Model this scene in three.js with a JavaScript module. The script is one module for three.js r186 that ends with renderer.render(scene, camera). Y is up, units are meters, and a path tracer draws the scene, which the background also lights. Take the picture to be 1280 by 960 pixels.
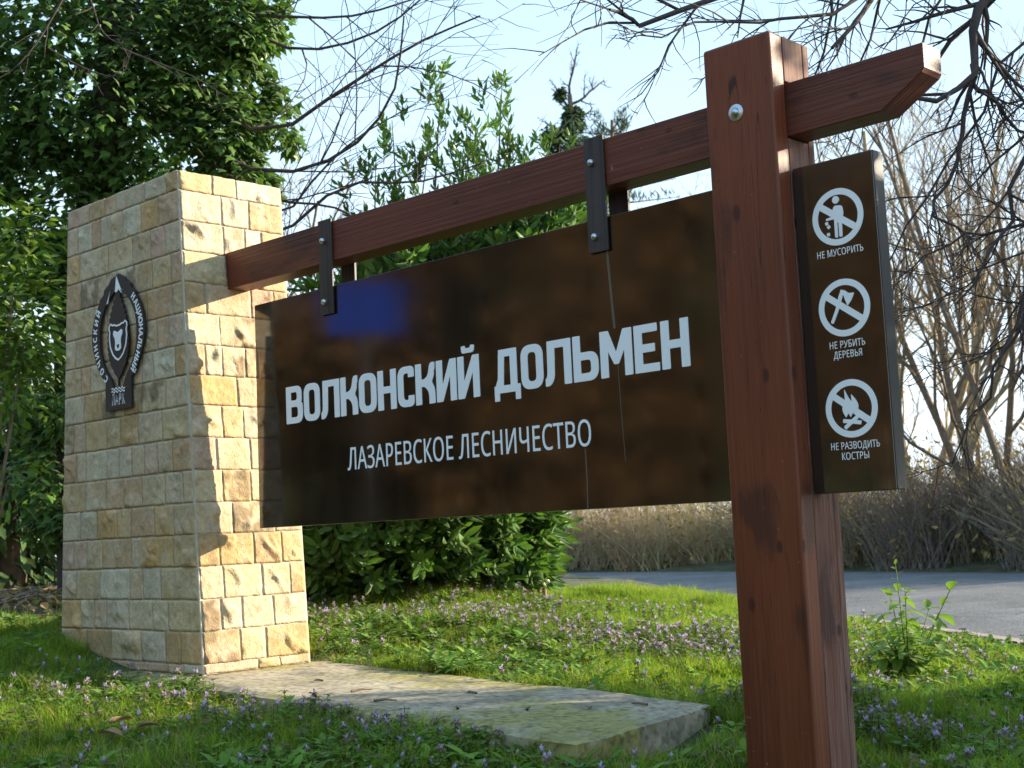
import * as THREE from 'three';
import { FontLoader } from 'three/addons/loaders/FontLoader.js';
import { mergeGeometries, mergeVertices } from 'three/addons/utils/BufferGeometryUtils.js';
import { RoundedBoxGeometry } from 'three/addons/geometries/RoundedBoxGeometry.js';

// ------------------------------------------------------------------ camera, sky, sun, exposure
const scene = new THREE.Scene();
const CAM = new THREE.Vector3(4, 0.641, 4.14);
const camera = new THREE.PerspectiveCamera(31.53, 4 / 3, 0.05, 8000);
const camX = new THREE.Vector3(0.71498, -0.0446, -0.69772).normalize();
const camZ = new THREE.Vector3(0.6908, -0.10865, 0.71483);
camZ.addScaledVector(camX, -camZ.dot(camX)).normalize();
const camY = new THREE.Vector3().crossVectors(camZ, camX);
camera.quaternion.setFromRotationMatrix(new THREE.Matrix4().makeBasis(camX, camY, camZ));
camera.position.copy(CAM);
camera.focus = 5.9; camera.userData.fStop = 5.6;
camera.updateMatrixWorld(true);

const SUN = new THREE.Vector3(1, 0.525, -1.5).normalize();
{
  const w = 512, h = 256, d = new Float32Array(w * h * 4);
  for (let j = 0; j < h; j++) for (let i = 0; i < w; i++) {
    const el = ((j + 0.5) / h - 0.5) * Math.PI, az = ((i + 0.5) / w - 0.5) * 2 * Math.PI;
    const y = Math.sin(el), x = Math.cos(el) * Math.cos(az), z = Math.cos(el) * Math.sin(az);
    const up = Math.max(0, y), k = Math.exp(-up * 3.6);
    let r = 0.32 + 0.82 * k, g = 0.60 + 0.66 * k, b = 0.92 + 0.36 * k;
    const c = Math.max(0, x * SUN.x + y * SUN.y + z * SUN.z), m = 0.55 * Math.pow(c, 8) + 1.2 * Math.pow(c, 60);
    r += m; g += m * 0.94; b += m * 0.82;
    const o = (j * w + i) * 4, q = 0.48; r *= q; g *= q; b *= q; d[o] = r; d[o + 1] = g; d[o + 2] = b; d[o + 3] = 1;
  }
  const t = new THREE.DataTexture(d, w, h, THREE.RGBAFormat, THREE.FloatType);
  t.mapping = THREE.EquirectangularReflectionMapping; t.magFilter = t.minFilter = THREE.LinearFilter; t.needsUpdate = true;
  scene.background = t; scene.environment = t;
}
const sun = new THREE.DirectionalLight(new THREE.Color().setRGB(1, 0.86, 0.64), 5.0);
sun.position.copy(SUN).multiplyScalar(60); sun.castShadow = true; sun.shadow.mapSize.set(4096, 4096);
Object.assign(sun.shadow.camera, { left: -25, right: 25, top: 25, bottom: -25, near: 1, far: 140 });
scene.add(sun, sun.target);

const renderer = new THREE.WebGLRenderer({ antialias: true });
renderer.setSize(1024, 768);
renderer.toneMapping = THREE.LinearToneMapping;
renderer.toneMappingExposure = 2.9;
renderer.shadowMap.enabled = true;

// ------------------------------------------------------------------ helpers
function rng(seed) { let a = seed >>> 0; return () => { a = (a + 0x6D2B79F5) | 0; let t = Math.imul(a ^ (a >>> 15), 1 | a); t = (t + Math.imul(t ^ (t >>> 7), 61 | t)) ^ t; return ((t ^ (t >>> 14)) >>> 0) / 4294967296; }; }
const hash3 = (x, y, z) => { let n = Math.imul(x, 374761393) ^ Math.imul(y, 668265263) ^ Math.imul(z, 2147483647 - 1013); n = Math.imul(n ^ (n >>> 13), 1274126177); return ((n ^ (n >>> 16)) >>> 0) / 4294967296; };
function noise(x, y, z = 0, per = 0) {
  const X = Math.floor(x), Y = Math.floor(y), Z = Math.floor(z), s = t => t * t * (3 - 2 * t);
  const u = s(x - X), v = s(y - Y), w = s(z - Z), m = a => per ? ((a % per) + per) % per : a;
  const h = (i, j, k) => hash3(m(X + i), m(Y + j), Z + k), L = (a, b, t) => a + (b - a) * t;
  return L(L(L(h(0, 0, 0), h(1, 0, 0), u), L(h(0, 1, 0), h(1, 1, 0), u), v), L(L(h(0, 0, 1), h(1, 0, 1), u), L(h(0, 1, 1), h(1, 1, 1), u), v), w);
}
function fbm(x, y, z = 0, o = 4, per = 0) { let a = 0.5, s = 0, n = 0; for (let i = 0; i < o; i++) { s += a * noise(x, y, z + i * 7.3, per); n += a; a *= 0.5; x *= 2; y *= 2; z *= 2; per *= 2; } return s / n; }
const clamp = (x, a = 0, b = 1) => Math.min(b, Math.max(a, x)), mix = (a, b, t) => a + (b - a) * t;
const smooth = (a, b, x) => { const t = clamp((x - a) / (b - a)); return t * t * (3 - 2 * t); };
const mix3 = (a, b, t) => [mix(a[0], b[0], t), mix(a[1], b[1], t), mix(a[2], b[2], t)];
const lin = (r, g, b) => new THREE.Color().setRGB(r, g, b);
const toS = c => Math.round(255 * (c <= 0.0031308 ? 12.92 * c : 1.055 * Math.pow(c, 1 / 2.4) - 0.055));
function tex(w, h, fn, { data = false, repeat = true } = {}) {      // fn(u, v) -> linear rgb, or one number for data maps
  const d = new Uint8Array(w * h * 4);
  for (let j = 0; j < h; j++) for (let i = 0; i < w; i++) {
    const c = fn(i / w, j / h), o = (j * w + i) * 4;
    if (data) d[o] = d[o + 1] = d[o + 2] = 255 * clamp(c); else for (let k = 0; k < 3; k++) d[o + k] = toS(clamp(c[k]));
    d[o + 3] = 255;
  }
  const t = new THREE.DataTexture(d, w, h); t.magFilter = THREE.LinearFilter; t.minFilter = THREE.LinearMipmapLinearFilter; t.generateMipmaps = true;
  if (repeat) t.wrapS = t.wrapT = THREE.RepeatWrapping;
  if (!data) t.colorSpace = THREE.SRGBColorSpace;
  t.needsUpdate = true; return t;
}
const std = o => new THREE.MeshStandardMaterial(o), phy = o => new THREE.MeshPhysicalMaterial(o);
const used = {};
function numbered(n) { const k = used[n] = (used[n] ?? -1) + 1; return k ? `${n}_${String(k).padStart(3, '0')}` : n; }
function tag(o, label, category, group, kind) { if (label) o.userData.label = label; if (category) o.userData.category = category; if (group) o.userData.group = group; if (kind) o.userData.kind = kind; return o; }
function thing(name, label, category, pos = [0, 0, 0], group) { const g = new THREE.Group(); g.name = numbered(name); g.position.set(...pos); scene.add(g); return tag(g, label, category, group); }
function part(name, geo, mat, parent, pos) { const m = new THREE.Mesh(geo, mat); m.name = name; m.castShadow = m.receiveShadow = true; if (pos) m.position.set(...pos); parent.add(m); return m; }
function structure(name, geo, mat) { const m = part(name, geo, mat, scene); m.name = numbered(name); m.userData.kind = 'structure'; return m; }
function boxUV(g, along = 'y', ox = 0, oy = 0) {                    // uv in metres, v runs along the given axis
  g = g.index ? g.toNonIndexed() : g; const p = g.attributes.position, n = p.count, uv = new Float32Array(n * 2);
  const A = { x: 0, y: 1, z: 2 }[along], a = new THREE.Vector3(), b = new THREE.Vector3(), c = new THREE.Vector3();
  for (let i = 0; i < n; i += 3) {
    a.fromBufferAttribute(p, i); b.fromBufferAttribute(p, i + 1).sub(a); c.fromBufferAttribute(p, i + 2).sub(a); b.cross(c);
    const q = [Math.abs(b.x), Math.abs(b.y), Math.abs(b.z)]; let dom = q.indexOf(Math.max(...q));
    let U = [0, 1, 2].filter(k => k !== A && k !== dom)[0], V = A; if (dom === A) { U = (A + 1) % 3; V = (A + 2) % 3; }
    for (let k = 0; k < 3; k++) { a.fromBufferAttribute(p, i + k); const e = a.toArray(); uv[(i + k) * 2] = e[U] + ox + dom * 0.37; uv[(i + k) * 2 + 1] = e[V] + oy; }
  }
  g.setAttribute('uv', new THREE.BufferAttribute(uv, 2)); return g;
}
function rbox(x0, x1, y0, y1, z0, z1, r = 0.006, along = 'y', ox = 0) {
  const g = new RoundedBoxGeometry(x1 - x0, y1 - y0, z1 - z0, 2, r); g.translate((x0 + x1) / 2, (y0 + y1) / 2, (z0 + z1) / 2);
  return boxUV(g, along, ox, 0.85);
}
function poly(pts, holes = []) {                                    // [x, y, corner radius]
  const path = (P, S) => {
    const n = P.length; let first = true;
    for (let i = 0; i < n; i++) {
      const [x, y, r = 0] = P[i], A = P[(i + n - 1) % n], B = P[(i + 1) % n];
      if (!r) { first ? S.moveTo(x, y) : S.lineTo(x, y); first = false; continue; }
      const la = Math.hypot(A[0] - x, A[1] - y), lb = Math.hypot(B[0] - x, B[1] - y), ra = Math.min(r, la * 0.499), rb = Math.min(r, lb * 0.499);
      const ax = x + (A[0] - x) / la * ra, ay = y + (A[1] - y) / la * ra, bx = x + (B[0] - x) / lb * rb, by = y + (B[1] - y) / lb * rb;
      first ? S.moveTo(ax, ay) : S.lineTo(ax, ay); first = false; const q = 0.36;
      S.bezierCurveTo(ax + (x - ax) * (1 - q), ay + (y - ay) * (1 - q), bx + (x - bx) * (1 - q), by + (y - by) * (1 - q), bx, by);
    }
    S.closePath(); return S;
  };
  const s = path(pts, new THREE.Shape()); for (const h of holes) s.holes.push(path(h, new THREE.Path())); return s;
}
const ext = (shape, depth, bevel = 0) => new THREE.ExtrudeGeometry(shape, { depth, curveSegments: 8, bevelEnabled: bevel > 0, bevelSize: bevel, bevelThickness: bevel, bevelOffset: -bevel, bevelSegments: 1 });
function ribbon(P, w, depth, closed = false) {                      // a line of even width as a thin solid
  const L = [], R = [], n = P.length;
  for (let i = 0; i < n; i++) {
    const a = P[closed ? (i + n - 1) % n : Math.max(0, i - 1)], b = P[closed ? (i + 1) % n : Math.min(n - 1, i + 1)];
    const dx = b[0] - a[0], dy = b[1] - a[1], l = Math.hypot(dx, dy) || 1;
    L.push([P[i][0] - dy / l * w / 2, P[i][1] + dx / l * w / 2]); R.push([P[i][0] + dy / l * w / 2, P[i][1] - dx / l * w / 2]);
  }
  const area = Q => Math.abs(Q.reduce((s, [x, y], i) => s + x * Q[(i + 1) % n][1] - Q[(i + 1) % n][0] * y, 0)), big = area(L) > area(R);
  return ext(closed ? poly(big ? L : R, [big ? R : L]) : poly([...L, ...R.reverse()]), depth);
}
// camera ground frame: l metres to the right of the camera, f metres ahead
const LF = (l, f) => [CAM.x + 0.717 * l - 0.697 * f, CAM.z - 0.697 * l - 0.717 * f];
const toLF = (x, z) => [(x - CAM.x) * 0.717 - (z - CAM.z) * 0.697, -(x - CAM.x) * 0.697 - (z - CAM.z) * 0.717];
function at(px, py, depth) {                                        // photo pixel and distance ahead -> point
  return new THREE.Vector3((px - 640) / 1700 * depth, -(py - 480) / 1700 * depth, -depth).applyQuaternion(camera.quaternion).add(CAM);
}

// ------------------------------------------------------------------ terrain
const X2 = (x, z, h) => [...toLF(x, z), h];
const CTRL = [
  [0, 0, -0.75], [-2, 1.5, -0.65], [2, 1.5, -0.7], [-1, 3.2, -0.5], [1.2, 3.2, -0.55], [3, 4, -0.5], [0, 4.3, -0.4], [2.5, 5.5, -0.36], [-2.4, 4.5, -0.2], [-4.5, 5, 0.05],
  X2(1.3, 0, -0.38), X2(1.3, 0.6, -0.42), X2(-3.5, 0.75, 0.1), X2(-2.6, 0.7, 0.0), X2(-2.0, 0.7, -0.09), X2(-1, 0.72, -0.13), X2(0.2, 0.7, -0.16), X2(0.62, 0.62, -0.19), X2(0.9, 0.45, -0.2), X2(0.95, -0.2, -0.24),
  X2(-3.75, 0, 0.2), X2(-3.6, -0.6, 0.14), X2(-2.6, -0.7, 0.06), X2(-1.5, -0.75, -0.03), X2(-0.4, -0.78, -0.09), X2(0.6, -0.78, -0.17),
  [-4.1, 11, 0.32], [-3.3, 9.4, 0.3], [-6, 9, 0.4], [-0.55, 10.5, 0.25], [-2.5, 11, 0.27], [-0.6, 8.6, 0.1], [0.75, 10.8, -0.02], [0.9, 8.6, -0.1], [1.7, 11, -0.22], [0.9, 12.6, -0.2], [2.2, 7.5, -0.25], [2.3, 9.4, -0.24],
  [-5, 15, 0.3], [-1, 15, 0.1], [-9, 12, 0.6], [3, 2, -0.6], [-6, 3, 0], [5, 6, -0.34], [4, 8, -0.33],
];
const nearE = [[5.2, -6], [4.9, 0], [4.4, 4], [3.75, 8], [3.55, 9.6], [3.1, 12.7], [1.9, 19], [-0.6, 24.5], [-6, 29.5], [-16, 33]];
const farE = [[13, -6], [12.4, 2], [11.6, 8], [10.6, 12.5], [9.4, 16], [7.9, 20.2], [5.3, 25], [1.4, 30.4], [-5, 35], [-16, 39]];
const curveOf = P => new THREE.CatmullRomCurve3(P.map(([l, f]) => new THREE.Vector3(l, 0, f)), false, 'centripetal').getPoints(120);
const NE = curveOf(nearE), FE = curveOf(farE);
const inPoly = (l, f, P) => { let c = false; for (let i = 0, j = P.length - 1; i < P.length; j = i++) if ((P[i].z > f) !== (P[j].z > f) && l < (P[j].x - P[i].x) * (f - P[i].z) / (P[j].z - P[i].z) + P[i].x) c = !c; return c; };
const ROADP = [...NE, ...[...FE].reverse()];
const distTo = (l, f, P) => { let m = 1e9; for (let i = 0; i < P.length - 1; i += 1) { const ax = P[i].x, ay = P[i].z, bx = P[i + 1].x - ax, by = P[i + 1].z - ay, t = clamp(((l - ax) * bx + (f - ay) * by) / (bx * bx + by * by)); m = Math.min(m, Math.hypot(l - ax - bx * t, f - ay - by * t)); } return m; };
const ROADY = -0.3;
function roadSide(l, f) { const dn = distTo(l, f, NE), df = distTo(l, f, FE), inn = inPoly(l, f, ROADP); return { inn, dn, df }; }
function ground(x, z) {
  const [l, f] = toLF(x, z); let s = 0, w = 0;
  for (const [a, b, h] of CTRL) { const d2 = (a - l) ** 2 + (b - f) ** 2 + 0.02, k = 1 / (d2 * Math.sqrt(d2)); s += h * k; w += k; }
  let y = s / w + (noise(x * 1.7, z * 1.7) - 0.5) * 0.05;
  if (f > -20 && f < 60 && Math.abs(l) < 45) {
    const { inn, dn, df } = roadSide(l, f);
    if (inn) y = ROADY - 0.05;
    else if (dn < df) y = mix(ROADY - 0.03, y, smooth(0, 1.1, dn));
    else { y = ROADY + 0.02 + 0.14 * smooth(0.1, 1.2, df) + (noise(x * 0.9, z * 0.9) - 0.5) * 0.16 * smooth(0.2, 1, df); y -= 18 * smooth(7, 45, df); }
  } else if (f >= 60) y = -18.1;
  if (l < -12 && f < 16) y += 11 * smooth(12, 34, -l) * smooth(16, 8, f);
  const far = Math.hypot(l, f); if (far > 55) y = mix(y, -18.1, smooth(55, 110, far));
  return y;
}
const soilT = tex(512, 512, (u, v) => { const a = fbm(u * 8, v * 8, 0, 5, 8), b = fbm(u * 40, v * 40, 3, 3, 40); return mix3(mix3([0.035, 0.045, 0.012], [0.09, 0.07, 0.04], smooth(0.4, 0.65, a)), [0.05, 0.09, 0.02], smooth(0.5, 0.7, b) * 0.6); });
const soilB = tex(512, 512, (u, v) => fbm(u * 60, v * 60, 1, 3, 60), { data: true });
{
  const N = 300, pos = [], uv = [], idx = [], S = t => Math.sinh(t * 6.2) / Math.sinh(6.2) * 1500 + t * 14;
  const [cx, cz] = LF(0, 7);
  for (let j = 0; j <= N; j++) for (let i = 0; i <= N; i++) { const x = cx + S(i / N * 2 - 1), z = cz + S(j / N * 2 - 1); pos.push(x, ground(x, z), z); uv.push(x / 1.6, z / 1.6); }
  for (let j = 0; j < N; j++) for (let i = 0; i < N; i++) { const a = j * (N + 1) + i; idx.push(a, a + N + 1, a + 1, a + 1, a + N + 1, a + N + 2); }
  const g = new THREE.BufferGeometry(); g.setAttribute('position', new THREE.Float32BufferAttribute(pos, 3)); g.setAttribute('uv', new THREE.Float32BufferAttribute(uv, 2)); g.setIndex(idx); g.computeVertexNormals();
  structure('ground', g, std({ map: soilT, bumpMap: soilB, bumpScale: 0.02, roughness: 1 }));
  const sea = new THREE.PlaneGeometry(9000, 9000); sea.rotateX(-Math.PI / 2); sea.translate(0, -18, 0);
  structure('sea', sea, std({ color: lin(0.1, 0.16, 0.2), roughness: 0.35 }));
}
// road with a low concrete edging
const asphT = tex(512, 512, (u, v) => { const a = fbm(u * 6, v * 6, 0, 4, 6), b = noise(u * 160, v * 160, 0, 160), c = noise(u * 90, v * 90, 5, 90); const ck = smooth(0.012, 0.002, Math.abs(fbm(u * 3, v * 3, 12, 4, 3) - 0.5)) * 0.06, k = Math.max(0.03, 0.055 + 0.1 * a + 0.06 * (b - 0.5) + (c > 0.86 ? 0.07 : 0) - ck); return [k, k * 1.0, k * 1.02]; });
const asphB = tex(512, 512, (u, v) => noise(u * 150, v * 150, 0, 150), { data: true });
{
  const strip = (A, B, n, y, lift) => {
    const pos = [], uv = [], idx = [];
    for (let i = 0; i < A.length; i++) for (let k = 0; k <= n; k++) {
      const l = mix(A[i].x, B[i].x, k / n), f = mix(A[i].z, B[i].z, k / n), [x, z] = LF(l, f);
      pos.push(x, y + lift * Math.sin(Math.PI * k / n), z); uv.push(x / 2.3, z / 2.3);
    }
    for (let i = 0; i < A.length - 1; i++) for (let k = 0; k < n; k++) { const a = i * (n + 1) + k; idx.push(a, a + 1, a + n + 1, a + 1, a + n + 2, a + n + 1); }
    const g = new THREE.BufferGeometry(); g.setAttribute('position', new THREE.Float32BufferAttribute(pos, 3)); g.setAttribute('uv', new THREE.Float32BufferAttribute(uv, 2)); g.setIndex(idx); g.computeVertexNormals();
    if (g.attributes.normal.getY(0) < 0) { g.index.array.reverse(); g.computeVertexNormals(); }
    return g;
  };
  structure('road', strip(NE, FE, 10, ROADY, 0.06), std({ map: asphT, bumpMap: asphB, bumpScale: 0.004, roughness: 0.85 }));
  const edge = (P, d) => P.map((p, i) => { const q = P[Math.min(i + 1, P.length - 1)], r = P[Math.max(0, i - 1)], dx = q.x - r.x, dz = q.z - r.z, L = Math.hypot(dx, dz); return new THREE.Vector3(p.x - dz / L * d, 0, p.z + dx / L * d); });
  const k0 = edge(NE, -0.02), k1 = edge(NE, 0.1), top = strip(k0, k1, 1, ROADY + 0.035, 0), pos = [], idx = [];
  for (let i = 0; i < k0.length; i++) for (const [l, f, y] of [[k0[i].x, k0[i].z, ROADY - 0.1], [k0[i].x, k0[i].z, ROADY + 0.035]]) { const [x, z] = LF(l, f); pos.push(x, y, z); }
  for (let i = 0; i < k0.length - 1; i++) idx.push(i * 2, i * 2 + 1, i * 2 + 2, i * 2 + 1, i * 2 + 3, i * 2 + 2);
  const side = new THREE.BufferGeometry(); side.setAttribute('position', new THREE.Float32BufferAttribute(pos, 3)); side.setAttribute('uv', new THREE.Float32BufferAttribute(new Float32Array(pos.length / 3 * 2), 2)); side.setIndex(idx); side.computeVertexNormals();
  structure('road_edging', mergeGeometries([top, side]), std({ color: lin(0.36, 0.28, 0.24), map: tex(128, 128, (u, v) => { const k = 0.6 + 0.4 * fbm(u * 20, v * 20, 2, 3, 20); return [k, k, k]; }), roughness: 0.95 }));
}

// ------------------------------------------------------------------ stone pillar
const PH = 2.635, PL = y => -3.445 + 0.05 * y, PR = y => -1.98 - 0.0594 * y, PZ0 = 0.27, PZ1 = -0.39;
const stoneT = tex(512, 512, (u, v) => { const a = fbm(u * 9, v * 9, 0, 5, 9), b = fbm(u * 50, v * 50, 4, 3, 50), c = smooth(0.62, 0.75, fbm(u * 22, v * 22, 9, 3, 22)); const k = 0.72 + 0.38 * (a - 0.5) + 0.34 * (b - 0.5); return [k * (1 - 0.08 * c), k * (1 - 0.14 * c), k * (1 - 0.22 * c)]; });
const stoneB = tex(512, 512, (u, v) => 0.6 * fbm(u * 26, v * 26, 2, 4, 26) + 0.4 * noise(u * 140, v * 140, 3, 140), { data: true });
const stoneM = std({ vertexColors: true, map: stoneT, bumpMap: stoneB, bumpScale: 0.0045, roughness: 0.92 });
const mortarM = std({ color: lin(0.52, 0.46, 0.36), map: tex(256, 256, (u, v) => { const k = 0.65 + 0.4 * fbm(u * 24, v * 24, 0, 4, 24); return [k, k, k]; }), bumpMap: stoneB, bumpScale: 0.004, roughness: 0.95 });
{
  const pillar = thing('stone_pillar', 'tapered pillar of rough split sandstone blocks standing on the concrete slab', 'pillar');
  const mo = 0.0035, core = [[PL(0), 0, PZ0], [PR(0), 0, PZ0], [PR(0), 0, PZ1], [PL(0), 0, PZ1], [PL(PH), PH - 0.012, PZ0], [PR(PH), PH - 0.012, PZ0], [PR(PH), PH - 0.012, PZ1], [PL(PH), PH - 0.012, PZ1]];
  core.forEach((v, i) => { v[0] += [0, 3, 4, 7].includes(i) ? -mo : mo; v[2] += [0, 1, 4, 5].includes(i) ? mo : -mo; });
  const q = (a, b, c, d) => [a, b, c, a, c, d].map(i => core[i]).flat();
  const cg = new THREE.BufferGeometry(); cg.setAttribute('position', new THREE.Float32BufferAttribute([...q(0, 1, 5, 4), ...q(1, 2, 6, 5), ...q(2, 3, 7, 6), ...q(3, 0, 4, 7), ...q(4, 5, 6, 7), ...q(0, 3, 2, 1)], 3)); cg.computeVertexNormals();
  part('mortar', boxUV(cg), mortarM, pillar);
  const R = rng(77), pal = [[0.72, 0.46, 0.20], [0.76, 0.66, 0.47], [0.67, 0.45, 0.31], [0.68, 0.57, 0.41], [0.66, 0.48, 0.25], [0.72, 0.56, 0.33], [0.62, 0.41, 0.19], [0.72, 0.55, 0.36], [0.66, 0.54, 0.37], [0.66, 0.43, 0.25], [0.58, 0.39, 0.19], [0.74, 0.60, 0.39], [0.66, 0.50, 0.31]];
  const courses = [0, 0.048]; while (courses.length < 17) courses.push(courses[courses.length - 1] + 0.165 * (0.97 + 0.06 * R())); courses.push(PH);
  courses[16] = Math.min(courses[16], PH - 0.085);
  // side: point(s metres along, y) and outward normal
  const sides = [
    { n: [0, 0.0, 1], a: y => PL(y), b: y => PR(y), P: (s, y) => [s, y, PZ0] },
    { n: [1, 0.0594, 0], a: y => -PZ0, b: y => -PZ1, P: (s, y) => [PR(y), y, -s] },
    { n: [0, 0, -1], a: y => -PR(y), b: y => -PL(y), P: (s, y) => [-s, y, PZ1] },
    { n: [-1, 0.05, 0], a: y => PZ1, b: y => PZ0, P: (s, y) => [PL(y), y, s] }];
  sides.forEach((sd, si) => {
    for (let c = 0; c < courses.length - 1; c++) {
      const y0 = courses[c] + 0.0022, y1 = courses[c + 1] - 0.0022, ym = (y0 + y1) / 2, W = sd.b(ym) - sd.a(ym);
      const cut = [0]; let x = 0; const m = 0.2;
      while (true) { x += m * (0.42 + 1.2 * R() * R() + 0.35 * R()); if (x > W - 0.09) break; cut.push(x); } cut.push(W);
      for (let k = 0; k < cut.length - 1; k++) {
        const t0 = cut[k] / W, t1 = cut[k + 1] / W, e0 = k ? 0.0016 + 0.002 * R() : 0.004, e1 = k < cut.length - 2 ? 0.0016 + 0.002 * R() : 0.004;
        const nx = Math.max(8, Math.round((cut[k + 1] - cut[k]) / 0.0125)), ny = c ? Math.max(4, Math.round((y1 - y0) / 0.0125)) : 4, g = [], col = [], uv = [], idx = [];
        const seed = R() * 500, flatness = R(), planes = [], sk = [0, 0, 0, 0].map(() => (R() - 0.5) * 0.008), jy0 = (R() - 0.5) * 0.004, jy1 = (R() - 0.5) * 0.004;
        for (let p = 0; p < 5; p++) { const th = R() * 6.283, st = 0.15 + 0.8 * R(); planes.push([Math.cos(th) * st, Math.sin(th) * st, 0.009 + 0.026 * R()]); }
        const rimW = 0.008 + 0.02 * R(), top = 0.015 + 0.026 * R() * (0.3 + flatness), base = pal[Math.floor(R() * pal.length)], second = pal[Math.floor(R() * pal.length)], dirty = R() < 0.14;
        for (let j = -1; j <= ny + 1; j++) for (let i = -1; i <= nx + 1; i++) {
          const ii = clamp(i, 0, nx) / nx, jj = clamp(j, 0, ny) / ny, rim = i < 0 || j < 0 || i > nx || j > ny;
          const w = 0.0022 * (noise(seed + ii * 6, jj * 6) - 0.5) * 2;
          const y = mix(y0 + jy0, y1 + jy1, jj) + ((j <= 0 || j >= ny) ? w : 0);
          const A = sd.a(y), B = sd.b(y), s0 = A + (B - A) * t0 + e0 + mix(sk[0], sk[1], jj) * (k ? 1 : 0), s1 = A + (B - A) * t1 - e1 + mix(sk[2], sk[3], jj) * (k < cut.length - 2 ? 1 : 0);
          const s = mix(s0, s1, ii) + ((i <= 0 || i >= nx) ? w : 0);
          const lx = (ii - 0.5) * (s1 - s0), ly = (jj - 0.5) * (y1 - y0);
          let d = top; for (const [px, py, o] of planes) d = Math.min(d, o + px * lx + py * ly);
          const edge = Math.min(ii * (s1 - s0), (1 - ii) * (s1 - s0), jj * (y1 - y0), (1 - jj) * (y1 - y0));
          d = Math.max(0.004, d) + (fbm(seed + s * 13, y * 13, si * 5, 4) - 0.5) * 0.036 - 0.018 * smooth(0.09, 0, Math.abs(fbm(seed + s * 9, y * 9, 31, 3) - 0.5)) * (1 - flatness) + (noise(seed + s * 60, y * 60) - 0.5) * 0.008;
          d = mix(0.0055, d, smooth(0, rimW, edge)); if (c === 0) d *= 0.6; d = rim ? -0.012 : Math.max(0.0062 + 0.003 * noise(seed + s * 40, y * 40), d);
          const P = sd.P(s, y); g.push(P[0] + sd.n[0] * d, P[1] + sd.n[1] * d, P[2] + sd.n[2] * d);
          const f = smooth(0.35, 0.7, fbm(seed + s * 5, y * 5, 3, 4)), gr = smooth(0.55, 0.75, fbm(seed + s * 12, y * 12, 8, 4));
          let cc = mix3(base, second, f * 0.45).map(k => k * 0.93); cc = mix3(cc, [0.70, 0.59, 0.43], gr * 0.45); if (dirty) cc = mix3(cc, [0.24, 0.17, 0.09], smooth(0.42, 0.62, fbm(seed + s * 15, y * 15, 1, 4)) * 0.8);
          if (c < 3) cc = mix3(cc, [0.30, 0.31, 0.12], smooth(0.5, 0.72, fbm(seed + s * 9, y * 9, 21, 4)) * (0.5 - c * 0.16));
          col.push(...cc); uv.push(s * 1.5 + seed, y * 1.5);
        }
        const w = nx + 3; for (let j = 0; j < ny + 2; j++) for (let i = 0; i < nx + 2; i++) { const a = j * w + i; idx.push(a, a + 1, a + w, a + 1, a + w + 1, a + w); }
        const geo = new THREE.BufferGeometry(); geo.setAttribute('position', new THREE.Float32BufferAttribute(g, 3)); geo.setAttribute('color', new THREE.Float32BufferAttribute(col, 3)); geo.setAttribute('uv', new THREE.Float32BufferAttribute(uv, 2)); geo.setIndex(idx); geo.computeVertexNormals();
        part('stone', geo, stoneM, pillar);
      }
    }
  });
  // pale pointing run down the two corners that face the road side
  for (const [cx, cz, ux] of [[PR, PZ0, 1]]) {
    const pts = [], ring = 4, idx = []; const N = 70;
    for (let i = 0; i <= N; i++) { const y = PH * i / N - 0.004, o = 0.001 + 0.011 * noise(i * 0.7, 3), x = cx(y); pts.push([x - 0.012, y, cz + o * 0.6], [x + o * 0.4, y, cz + o], [x + o * 0.7, y, cz - 0.012], [x - 0.012, y, cz - 0.012]); }
    for (let i = 0; i < N; i++) for (let k = 0; k < ring; k++) { const a = i * ring + k, b = i * ring + (k + 1) % ring; idx.push(a, b, a + ring, b, b + ring, a + ring); }
    const g = new THREE.BufferGeometry(); g.setAttribute('position', new THREE.Float32BufferAttribute(pts.flat(), 3)); g.setIndex(idx); g.computeVertexNormals();
    part('corner_pointing', boxUV(g), mortarM, pillar);
  }
}

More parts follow.
